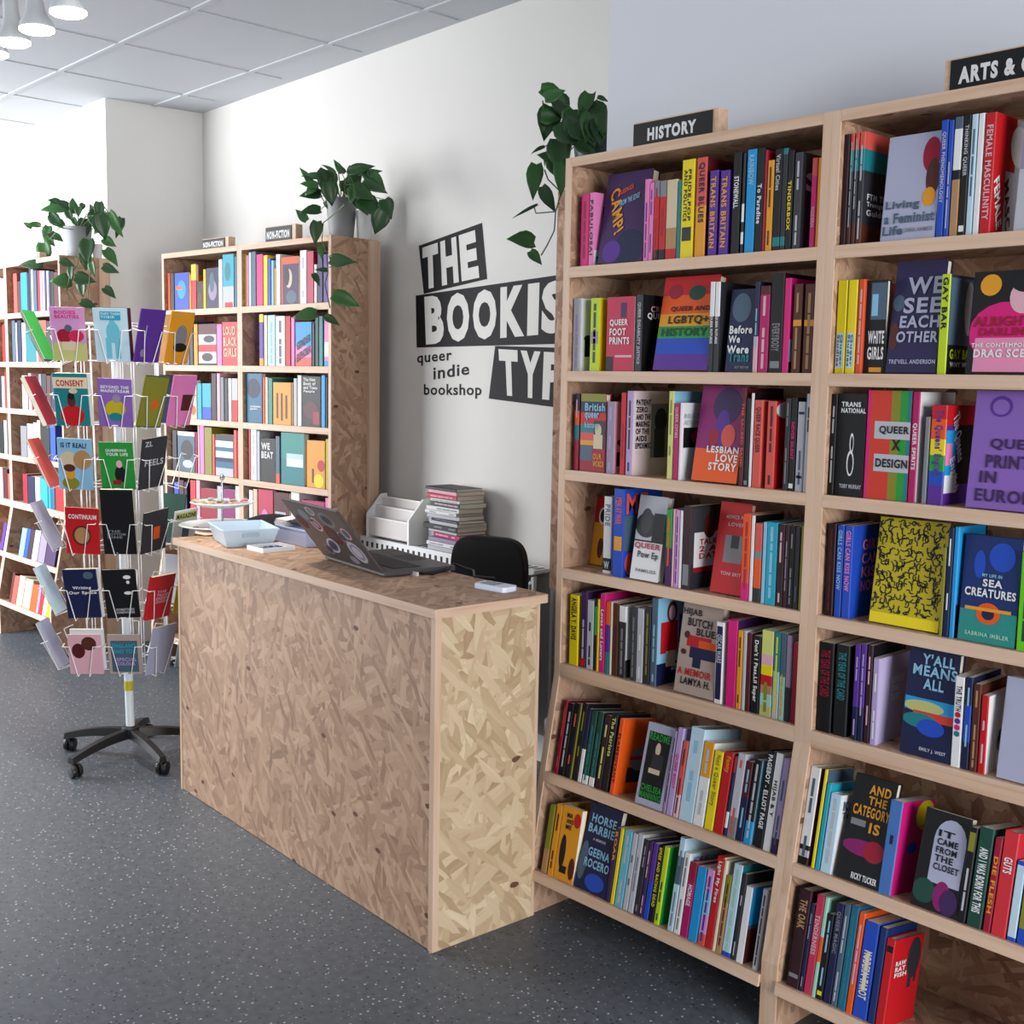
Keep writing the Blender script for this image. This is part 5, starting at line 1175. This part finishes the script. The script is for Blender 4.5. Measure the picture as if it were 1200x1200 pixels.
random.seed(21)
z = RT
STK = [(0.022, 'lgrey'), (0.02, 'white'), (0.022, 'mauve'), (0.026, 'magenta'), (0.012, 'lgrey'), (0.028, 'black'), (0.018, 'lgrey'), (0.014, 'black'), (0.02, 'lgrey'), (0.018, 'white'), (0.022, 'white'), (0.024, 'dgreen'), (0.014, 'white'), (0.024, 'crimsonpink'), (0.02, 'rose'), (0.014, 'charcoal')]
SN = ['lowest', 'second lowest', 'third from the bottom', 'fourth from the bottom', 'fifth from the bottom', 'sixth from the bottom', 'seventh from the bottom', 'eighth from the bottom', 'eighth from the top', 'seventh from the top', 'sixth from the top', 'fifth from the top', 'fourth from the top', 'third from the top', 'second from the top', 'topmost']
for i, (t, c) in enumerate(STK):
    t *= 0.85
    hgt = random.uniform(0.2, 0.225); dep = random.uniform(0.13, 0.16)
    if c == 'black' and t > .017: hgt = 0.25
    k = {}
    if c in ('magenta', 'crimsonpink', 'dgreen'): k = {'d': 'rose'}
    elif c in ('white', 'black'): k = {'d': 'grey'}
    o = make_book('book', t, dep, hgt, c, k, False, False)
    o.rotation_euler = (0, -pi/2, random.uniform(-0.09, 0.03)-0.033)
    # lying flat, spine to the room: local z runs along the wall
    o.location = (-3.70+random.uniform(-.012, .012), 3.12+random.uniform(0, .012), z)
    z += t+0.0003
    tag(o, f'{word(c)} book lying {SN[i]} in the pile on the radiator', 'book', 'pile of books on the radiator')
ch = tag(empty('office_chair', (-3.215, 2.80, 0), 0.3), 'black swivel chair behind the counter, its curved back showing', 'chair')
FAB = pmat('black_fabric', '0b0b0e', 0.85)
pts = []
W_, H_ = 0.165, 0.46
for i in range(33):
    a = pi*i/32; ca, sa = cos(a), sin(a)
    pts.append((W_*math.copysign(abs(ca)**0.45, ca), 0.66+0.20+0.19*abs(sa)**0.5))
pts += [(-W_*0.9, 0.60), (W_*0.9, 0.60)]
b = MB(); n = len(pts)
for lay, (y, s) in enumerate(((0.0, 0.97), (0.006, 1.0), (0.04, 1.0), (0.05, 0.95))):
    for x, zz in pts: b.v.append((x*s, y+0.10-0.25*x*x*2, 0.82+(zz-0.82)*s-0.06))
k_ = b.m(FAB)
for l in range(3):
    for i in range(n): b.f.append((l*n+i, l*n+(i+1) % n, (l+1)*n+(i+1) % n, (l+1)*n+i)); b.mi.append(k_)
b.f += [tuple(range(n))[::-1], tuple(3*n+i for i in range(n))]; b.mi += [k_, k_]; b.sm = True
b.build('backrest', ch)
MB().box(-0.2, 0.2, -0.28, 0.1, 0.44, 0.50, FAB).build('seat', ch, 0.02)
MB().box(-0.03, 0.03, 0.09, 0.105, 0.43, 0.75, BLK).build('back_bracket', ch)
MB().lathe([(0.025, 0.09), (0.025, 0.44)], (0, -0.06, 0), BLK, 14).build('gas_stem', ch)
def star_base(root, cx, cy, L, mat, z1=0.11, ang0=0.0, hub='hub'):
    MB().lathe([(0.034, z1-0.03), (0.036, z1-0.02), (0.036, z1+0.012), (0.026, z1+0.02)], (cx, cy, 0), mat, 18).build(hub, root)
    for i in range(5):
        a = ang0+2*pi*i/5; d = Vector((cos(a), sin(a), 0)); s = Vector((-sin(a), cos(a), 0))
        b = MB(); sec = []
        for q in range(7):
            f = q/6; c = Vector((cx, cy, 0))+d*(0.03+(L-0.03)*f); zt = z1+0.008-0.004*f-0.04*f*f; th = 0.036-0.012*f; hw = 0.021-0.004*f
            sec.append([c+s*hw*0.7+Vector((0, 0, zt)), c-s*hw*0.7+Vector((0, 0, zt)), c-s*hw+Vector((0, 0, zt-th)), c+s*hw+Vector((0, 0, zt-th))])
        for q in range(6):
            for j in range(4): b.poly([sec[q][j], sec[q][(j+1) % 4], sec[q+1][(j+1) % 4], sec[q+1][j]], mat)
        b.poly(sec[0][::-1], mat); b.poly(sec[6], mat)
        lg = b.build('base_leg', root)
        e = Vector((cx, cy, 0))+d*(L-0.014); cst = MB(); y = radians(40)+a*1.7
        ax = Vector((cos(y), sin(y), 0)); fwv = Vector((-sin(y), cos(y), 0)); cc = e+fwv*0.012
        for sd in (-1, 1):
            ring = []
            for rr, off in ((0.012, 0.023), (0.024, 0.021), (0.0268, 0.014), (0.0268, 0.005), (0.02, 0.003)):
                ring.append([cc+ax*(sd*off)+(fwv*cos(v*pi/9)+Vector((0, 0, 1))*sin(v*pi/9))*rr+Vector((0, 0, 0.0272)) for v in range(18)])
            for p in range(4):
                for v in range(18): cst.poly([ring[p][v], ring[p][(v+1) % 18], ring[p+1][(v+1) % 18], ring[p+1][v]], mat)
            cst.poly(ring[0], mat); cst.poly(ring[4], mat)
        cst.tube([e+Vector((0, 0, 0.03)), e+Vector((0, 0, 0.068))], 0.007, mat, 8)
        cst.build('caster', lg)
star_base(ch, 0, -0.06, 0.26, BLK, 0.11, 0.4)
# ------------------------------------------------------------------ spinning booklet rack
SX, SY = -4.47, 2.02
rk = tag(empty('booklet_rack', (SX, SY, 0)), 'white wire spinning rack of booklets on a black five-star wheeled base', 'display rack')
star_base(rk, 0, 0, 0.30, pmat('black_nylon', '101013', 0.45), 0.115, radians(-73))
def lean_x(z): return Vector((-0.020, -0.022, 0))*max(0, (z-0.13)/1.5)
MB().tube([lean_x(z)+Vector((0, 0, z)) for z in (0.13, 0.4, 0.9, 1.4, 1.80)], 0.0175, pmat('white_pole', 'cfd6da', 0.4), 16).build('pole', rk)
MB().lathe([(0.0185, 0), (0.0185, 0.04)], (0, 0, 0), pmat('yellow_sticker', 'b4a81c', 0.5), 16, False).build('pole_sticker', rk).location = lean_x(0.29)+Vector((0, 0, 0.285))
MB().lathe([(0.02, 0), (0.022, 0.02), (0.016, 0.034), (0.002, 0.036)], (0, 0, 0), WHITEP, 14).build('pole_cap', rk).location = lean_x(1.8)+Vector((0, 0, 1.80))
PHC = math.atan2(-SY*-1*-1, -SX)
FACES = [PHC-radians(14), PHC+radians(44), PHC-radians(106), PHC+radians(140)]
RAD = [0.17, 0.205, 0.225, 0.165]; TOF = [-0.04, 0.02, -0.02, 0.0]
TZ = [1.63, 1.382, 1.138, 0.887, 0.628, 0.405]
CWID, CHGT, TILT = 0.128, 0.205, radians(13)
def pocket_frame(ti, fi, pi__):
    ph = FACES[fi]; n = Vector((cos(ph), sin(ph), 0)); tg = Vector((-sin(ph), cos(ph), 0))
    c = lean_x(TZ[ti])+n*RAD[fi]+tg*((-0.08, 0.08)[pi__]+TOF[fi])+Vector((0, 0, TZ[ti]))
    return c, n, tg
for ti in range(6):
    for fi in range(4):
        b = MB()
        for pk in (0, 1):
            c, n, tg = pocket_frame(ti, fi, pk)
            TL = radians(24) if fi == 2 else TILT; upv = Vector((0, 0, 1))*cos(TL)+n*sin(TL); nn = n*cos(TL)-Vector((0, 0, 1))*sin(TL)
            W2_ = 0.072
            f = lambda u, v, d: c+tg*u+upv*v+nn*d
            b.tube([f(-W2_, 0.125, 0.0), f(-W2_, 0.125, 0.03), f(-W2_*0.62, 0.125, 0.032), f(-W2_*0.3, -0.004, 0.032), f(-W2_*0.3, -0.006, -0.03)], 0.0019, WIRE, 5)
            b.tube([f(W2_, 0.125, 0.0), f(W2_, 0.125, 0.03), f(W2_*0.62, 0.125, 0.032), f(W2_*0.3, -0.004, 0.032), f(W2_*0.3, -0.006, -0.03)], 0.0019, WIRE, 5)
        b.build('wire_pocket', rk)
b = MB()
for fi in range(4):
    for s in (-0.10, -0.088, 0.09, 0.10):
        ph = FACES[fi]; n = Vector((cos(ph), sin(ph), 0)); tg = Vector((-sin(ph), cos(ph), 0))
        b.tube([lean_x(z)+n*0.128+tg*s+Vector((0, 0, z)) for z in (0.39, 1.78)], 0.0019, WIRE, 5)
for z in TZ+[1.775]:
    pts = []
    for fi in (0, 1, 3, 2):
        ph = FACES[fi]; n = Vector((cos(ph), sin(ph), 0)); tg = Vector((-sin(ph), cos(ph), 0))
        pts += [lean_x(z)+n*0.128+tg*s+Vector((0, 0, z)) for s in ((-0.155, 0.155))]
    b.tube(pts, 0.0019, WIRE, 5, True)
    for fi in range(4):
        n = Vector((cos(FACES[fi]), sin(FACES[fi]), 0)); b.tube([lean_x(z)+n*0.017+Vector((0, 0, z)), lean_x(z)+n*0.128+Vector((0, 0, z))], 0.0019, WIRE, 5)
b.build('wire_frame', rk)
def booklet(ti, fi, pk, col, label, sh=(), ct=(), w_=CWID, h=CHGT, th=0.006, roll=0.0, extra=(), du=0.0):
    c, n, tg = pocket_frame(ti, fi, pk)
    TL = radians(24) if fi == 2 else TILT; upv = Vector((0, 0, 1))*cos(TL)+n*sin(TL); nn = n*cos(TL)-Vector((0, 0, 1))*sin(TL)
    for j, (cl, dth, dv, lb2) in enumerate(((col, th, 0.0, label),)+tuple(extra)):
        kk = {'sh': list(sh), 'ct': list(ct)} if j == 0 else {}
        o = make_book('booklet', dth, w_, h, cl, kk, True, False)
        Rm = Matrix((tg, -nn, upv)).transposed() @ Matrix.Rotation(roll, 3, 'Y') @ Matrix.Rotation(-pi/2, 3, 'Z')
        o.rotation_euler = Rm.to_euler()
        o.location = Vector((SX, SY, 0))+c+nn*(0.012-0.009*j)+tg*(-w_/2+du+0.01*j)+upv*(0.001+dv)
        tag(o, lb2, 'booklet', 'booklets in the spinning rack')
TN = ['top tier', 'second tier', 'third tier', 'fourth tier', 'fifth tier', 'lowest tier']
R_ = 'of the wire rack'
booklet(0, 2, 1, 'teal', f'teal booklet seen edge on, {TN[0]} {R_}', extra=(('green', 0.006, 0.004, f'green booklet with its back showing, {TN[0]} {R_}'),), th=0.008)
booklet(0, 0, 0, 'mauvepink', f'lilac booklet with red figures over a green foot, {TN[0]} {R_}', [('r', 0, 0, 1, .34, 'olivepale'), ('e', .15, .34, .6, .6, 'crimson'), ('e', .5, .36, .95, .58, 'redpink'), ('e', .4, .55, .62, .68, 'slate'), ('r', .3, .2, .7, .36, 'beige')], [('BODIES|BEAUTIES', 'hotpink', .15, .85, .78, .94)])
booklet(0, 0, 1, 'turqpale', f'pale blue booklet with a walking figure, {TN[0]} {R_}', [('r', 0, 0, 1, 1, 'iceblue'), ('e', .35, .35, .75, .75, 'turqpale'), ('r', .32, .06, .48, .45, 'turqpale'), ('r', .58, .06, .74, .45, 'turqpale'), ('e', .46, .68, .62, .82, 'turqpale'), ('r', .2, .78, .8, .94, 'turquoise')], [("THEY THEM|THEIR", 'iceblue', .22, .78, .8, .92)], extra=(('maroon', 0.005, 0.0, f'dark red booklet just behind the pale blue one, {TN[0]} {R_}'),))
booklet(0, 1, 0, 'purple', f'plain purple booklet, {TN[0]} {R_}', [('r', .3, .4, .34, .7, 'lavender'), ('e', .2, .1, .4, .25, 'mauve')], extra=(('purple', 0.006, 0.0, f'second purple booklet behind the first, {TN[0]} {R_}'),))
booklet(0, 1, 1, 'amber', f'orange booklet with a grey and black boot, {TN[0]} {R_}', [('e', .3, .3, .8, .75, 'grey'), ('e', .28, .22, .85, .4, 'black')], extra=(('amber', 0.006, 0.0, f'second orange booklet behind the boot cover, {TN[0]} {R_}'),))
booklet(1, 2, 1, 'crimson', f'crimson booklet seen edge on, {TN[1]} {R_}', th=0.02)
booklet(1, 0, 0, 'teal', f'teal booklet with a red title on a cream band, {TN[1]} {R_}', [('r', 0, .72, 1, .93, 'cream'), ('e', .15, .0, .85, .4, 'red'), ('e', .38, .36, .62, .6, 'brown'), ('e', .4, .5, .6, .64, 'black'), ('e', .45, .62, .7, .72, 'beige')], [('CONSENT', 'red', .1, .9, .76, .88)], extra=(('white', 0.01, 0.0, f'white booklets behind the teal cream-banded one, {TN[1]} {R_}'),))
booklet(1, 0, 1, 'purplelav', f'violet booklet with a yellow green round drawing, {TN[1]} {R_}', [('e', .2, .2, .8, .56, 'mustard'), ('e', .3, .12, .7, .3, 'teal'), ('e', .42, .5, .66, .68, 'mauve')], [('BEYOND THE|MAINSTREAM', 'white', .1, .92, .7, .86)], h=0.19, roll=0.03)
booklet(1, 1, 0, 'olive', f'olive green booklet with a small flower, {TN[1]} {R_}', [('r', 0, 0, 1, 1, 'dgreen'), ('r', .02, .02, .98, .98, 'olive'), ('e', .45, .35, .7, .55, 'orange')], roll=0.05)
booklet(1, 1, 1, 'pink', f'pink booklet with a dark square, {TN[1]} {R_}', [('r', .5, .3, .95, .62, 'maroon')], extra=(('hotpink', 0.008, 0.0, f'deep pink booklet behind the dark square one, {TN[1]} {R_}'),))
booklet(2, 2, 1, 'coral', f'salmon booklet seen edge on, {TN[2]} {R_}', th=0.008)
booklet(2, 0, 0, 'lblue', f'light blue booklet with a dreaming figure, {TN[2]} {R_}', [('e', .05, .45, .55, .75, 'beige'), ('e', .45, .4, .98, .78, 'tan'), ('e', .1, .0, .6, .25, 'olive'), ('e', .22, .2, .48, .42, 'amber'), ('e', .15, .35, .5, .5, 'brown')], [('IS IT REAL?', 'navy', .1, .85, .82, .92)], roll=0.04)
booklet(2, 0, 1, 'green', f'bright green booklet with a figure in black, {TN[2]} {R_}', [('e', .42, .15, .75, .5, 'black'), ('e', .48, .46, .66, .62, 'rose'), ('r', .35, .1, .6, .2, 'crimson')], [('QUEERING|YOUR LIFE', 'white', .2, .85, .7, .86)], h=0.19)
booklet(2, 1, 0, 'charcoal', f'tilted charcoal booklet with white lettering, {TN[2]} {R_}', [], [('ZL', 'lgrey', .1, .4, .84, .94), ('FEELS', 'lgrey', .15, .9, .45, .58)], roll=-0.09)
booklet(3, 2, 1, 'lavgrey', f'pale grey booklet seen edge on, {TN[3]} {R_}', th=0.006)
booklet(3, 0, 0, 'red', f'red booklet with a white title over a tan sun, {TN[3]} {R_}', [('e', .2, .18, .75, .62, 'brown'), ('e', .26, .22, .7, .58, 'tan')], [('CONTINUUM', 'white', .1, .92, .76, .86)], h=0.19, roll=0.05, du=0.015)
booklet(3, 0, 1, 'black', f'tall black booklet, {TN[3]} {R_}', [], [('THE|BOTTOM|LINE', 'grey', .15, .7, .24, .38)], h=0.265, th=0.016, w_=0.125)
booklet(3, 1, 0, 'charcoal', f'curled dark booklet with an orange figure, {TN[3]} {R_}', [('e', .3, .3, .75, .65, 'brown'), ('r', .45, .3, .7, .6, 'orange')], h=0.17, roll=-0.1)
booklet(3, 1, 1, 'white', f'white booklet with a black and lime heading, {TN[3]} {R_}', [('r', .05, .76, .95, .94, 'limepale'), ('r', .4, .25, .7, .6, 'slate')], [('MAGAZINE', 'black', .08, .92, .79, .91)], h=0.16, roll=-0.05)
booklet(4, 2, 1, 'iceblue', f'pale blue booklet seen edge on, {TN[4]} {R_}')
booklet(4, 0, 0, 'navy', f'navy booklet with a two line white title, {TN[4]} {R_}', [('e', .6, .8, .9, .95, 'slate')], [('Writing', 'white', .25, .8, .58, .66), ('Our Space', 'white', .12, .95, .48, .56)], roll=-0.03, extra=(('white', 0.008, 0.0, f'white booklets behind the navy one, {TN[4]} {R_}'),), du=0.01)
booklet(4, 0, 1, 'black', f'black booklet with white script down its side, {TN[4]} {R_}', [('e', .62, .8, .85, .88, 'white'), ('e', .7, .7, .8, .77, 'white'), ('e', .6, .48, .85, .55, 'white')], [('SOMETIMES|SOMEWHERE', 'lgrey', .3, .85, .08, .2)], roll=-0.04)
booklet(4, 1, 0, 'red', f'red booklet with a small pale block of print, {TN[4]} {R_}', [], [('THE|TRANS|ENDER|GUIDE', 'rose', .3, .8, .35, .66)], th=0.016, h=0.18)
booklet(4, 1, 1, 'mustard', f'yellow booklet against the counter, {TN[4]} {R_}', [('e', .3, .02, .5, .12, 'red')], h=0.215)
booklet(5, 0, 0, 'rose', f'dusky pink booklet with two dark heads, {TN[5]} {R_}', [('r', 0, 0, 1, 1, 'rose'), ('e', .1, .4, .5, .78, 'maroon'), ('e', .4, .6, .85, .95, 'brown')], h=0.17, extra=(('white', 0.01, 0.02, f'white envelopes behind the dusky pink booklet, {TN[5]} {R_}'),), du=0.01)
booklet(5, 0, 1, 'slate', f'grey booklet with teal print, {TN[5]} {R_}', [('r', 0, 0, 1, 1, 'beigegrey'), ('r', .1, .05, .9, .85, 'slate')], [('ENGLAND|AND YOU', 'turquoise', .15, .85, .5, .78), ('SPECIAL|COLOUR', 'lavender', .25, .85, .2, .42)], h=0.17)
booklet(5, 2, 1, 'lavgrey', f'white envelope seen edge on, {TN[5]} {R_}')
booklet(5, 1, 0, 'lavgrey', f'pale grey card beside the pole, {TN[5]} {R_}', h=0.2)
booklet(5, 1, 1, 'iceblue', f'pale card nearest the counter, {TN[5]} {R_}', h=0.19)
for ti in (0, 1, 3, 4):
    booklet(ti, 3, 0, ('tan', 'navy', 'mustard', 'dgreen', 'lgrey')[ti], f'{word(("tan", "navy", "mustard", "dgreen", "lgrey")[ti])} booklet on the far side of the wire rack, {TN[ti]}')
# ------------------------------------------------------------------ plants
LEAF = pmat('leaf_green', '3a7032', 0.42, grain=0.45); LEAF2 = pmat('leaf_dark', '285224', 0.4, grain=0.4); STEM = pmat('vine_stem', '4a5a2c', 0.6)
VR = Vector((0.68, 0.73, 0)); VN = Vector((0.73, -0.68, 0.08)).normalized()
def leaf(mb, c, L, ang, wr, rnd):
    d = VR*cos(radians(ang))+Vector((0, 0, 1))*sin(radians(ang)); d = (d+VN*rnd.uniform(-0.15, 0.35)).normalized()
    n = (VN+Vector((rnd.uniform(-.35, .35), rnd.uniform(-.35, .35), rnd.uniform(0, .5)))).normalized(); n = (n-d*n.dot(d)).normalized(); s = d.cross(n)
    mt = LEAF if rnd.random() < 0.5 else LEAF2
    base = Vector(c)-d*L*0.5; NU = 7; prev = None
    outl = [(0.0, 0.02), (0.02, 0.28), (0.14, 0.44), (0.32, 0.48), (0.55, 0.38), (0.8, 0.17), (1.0, 0.0)]
    b0 = len(mb.v)
    for f, hw in outl:
        q = base+d*(L*(f-0.0))-n*(0.22*L*(f-0.4)**2)
        hw *= L*wr
        ear = -0.07*L if f == 0.02 else 0
        mb.v += [tuple(q-s*hw+d*ear+n*hw*0.30), tuple(q-s*hw*0.5+d*ear*.5+n*hw*0.08), tuple(q), tuple(q+s*hw*0.5+d*ear*.5+n*hw*0.08), tuple(q+s*hw+d*ear+n*hw*0.30)]
    k = mb.m(mt)
    for i in range(NU-1):
        for j in range(4): mb.f.append((b0+i*5+j, b0+i*5+j+1, b0+(i+1)*5+j+1, b0+(i+1)*5+j)); mb.mi.append(k)
    return base
POTG = pmat('grey_pot', '8e9092', 0.6, grain=0.1); POTW = pmat('white_pot', 'd8dada', 0.4); POTD = pmat('dark_teal_pot', '22393c', 0.5); SOIL = pmat('potting_soil', '2c2018', 0.9)
def pot(cx, cy, cz, r0, r1, h, mt, label, plant=True):
    p = MB().lathe([(r0*0.9, 0), (r0, 0.004), (r1, h-0.008), (r1*1.03, h-0.006), (r1*1.03, h), (r1*0.94, h), (r1*0.92, h-0.02), (0.002, h-0.022)], (0, 0, 0), mt, 28)
    return p
def plant(i, loc, potdims, mt, label):
    lv, st = PLANTS[i]
    r = tag(empty('potted_plant', loc), label, 'plant', 'trailing plants on the bookcases')
    L0 = Vector(loc); rnd = random.Random(30+i)
    pot(0, 0, 0, potdims[0], potdims[1], potdims[2], mt, '').build('pot', r)
    MB().lathe([(potdims[1]*0.9, potdims[2]-0.021), (0.002, potdims[2]-0.012)], (0, 0, 0), SOIL, 20, False).build('soil', r)
    f = MB(); s = MB(); top = Vector((0, 0, potdims[2]-0.015))
    for x, y, z, L, a, wr in lv:
        base = leaf(f, Vector((x, y, z))-L0, L*1.08, a, wr, rnd)
        if z > loc[2]+potdims[2]*0.7: leaf(f, Vector((x+rnd.uniform(-.05, .05), y+rnd.uniform(-.03, .07), z+rnd.uniform(-.04, .03)))-L0, L*0.8, a+rnd.uniform(-60, 60), wr, rnd)
        if z > loc[2]+potdims[2]*0.4:
            midp = (base+top)*0.5+Vector((rnd.uniform(-.02, .02), rnd.uniform(-.02, .02), 0.03))
            s.tube([top, midp, base], 0.0017, STEM, 5)
    for k, path in enumerate(st):
        P = [Vector(q)-L0 for q in path]
        s.tube(([top] if k == 0 else [])+P, 0.0026, STEM, 5)
    f.sm = True; o = f.build('foliage', r); md = o.modifiers.new('thick', 'SOLIDIFY'); md.thickness = 0.0012
    s.build('vine', r)
plant(0, (-6.43, 2.66, ZT), (0.055, 0.075, 0.165), POTG, 'trailing plant in a grey pot on the bright bookcase left of the rack')
plant(1, (-4.55, 3.12, ZT), (0.055, 0.072, 0.185), POTG, 'trailing plant in a grey pot on the alcove bookcase by the lettering')
plant(2, (-2.80, 2.98, 2.259), (0.07, 0.09, 0.15), POTD, 'trailing plant in a dark pot at the corner above the HISTORY bookcase')
def small_pot(loc, r0, r1, h, label):
    p = pot(0, 0, 0, r0, r1, h, POTW, '').build('plant_pot'); p.location = loc; tag(p, label, 'pot')
small_pot((-6.40, 2.755, ZT), 0.022, 0.028, 0.08, 'small white pot behind the grey one on the bright bookcase')
small_pot((-4.46, 3.185, ZT), 0.032, 0.040, 0.13, 'white pot behind the grey one on the alcove bookcase')
# ------------------------------------------------------------------ track lights on the ceiling
tr = tag(empty('light_track', (-4.6, 1.72, CEILZ)), 'white ceiling light track at the top left corner', 'light track')
MB().box(-1.6, 1.2, -0.018, 0.018, -0.034, 0, WHITEP).build('rail', tr)
LAMP = pmat('lamp_lens', 'fff6ea', 0.3, emit=14.0); LB_ = pmat('lamp_body', 'c8cccf', 0.4)
for i, (x, z) in enumerate(((-4.05, 2.80), (-4.33, 2.80), (-4.56, 2.80), (-4.79, 2.80), (-3.80, 2.83))):
    r = tag(empty('track_spotlight', (x, 1.66, z)), f'white track spotlight, {("second from the right", "third from the right", "fourth from the right", "leftmost one", "rightmost one, just in frame")[i]}', 'spotlight', 'spotlights on the ceiling track')
    ax = Vector((0.0, 0.05, -1)).normalized(); q = Vector((0, 0, -1)).rotation_difference(ax)
    hd = MB().lathe([(0.022, 0.20), (0.026, 0.19), (0.028, 0.10), (0.036, 0.06), (0.058, 0.02), (0.06, 0.0)], (0, 0, 0), LB_, 22).build('lamp_head', r)
    hd.rotation_mode = 'QUATERNION'; hd.rotation_quaternion = q
    ln = MB().lathe([(0.05, -0.010), (0.060, -0.004), (0.061, 0.004)], (0, 0, 0), LAMP, 22).build('lamp_lens', hd)
    arm = MB().tube([(0.04, 0, 0.15), (0.03, 0.04, 0.22), (0.0, 0.06, CEILZ-z-0.034)], 0.008, LB_, 8).build('arm', r)
    d = bpy.data.lights.new('spot_beam', 'SPOT'); d.energy = 45; d.spot_size = radians(70); d.spot_blend = 0.6; d.shadow_soft_size = 0.05; d.color = (1.0, 0.93, 0.83)
    lo = bpy.data.objects.new('spot_beam', d); COL.objects.link(lo); lo.parent = r; lo.location = ax*0.03
    lo.rotation_mode = 'QUATERNION'; lo.rotation_quaternion = q
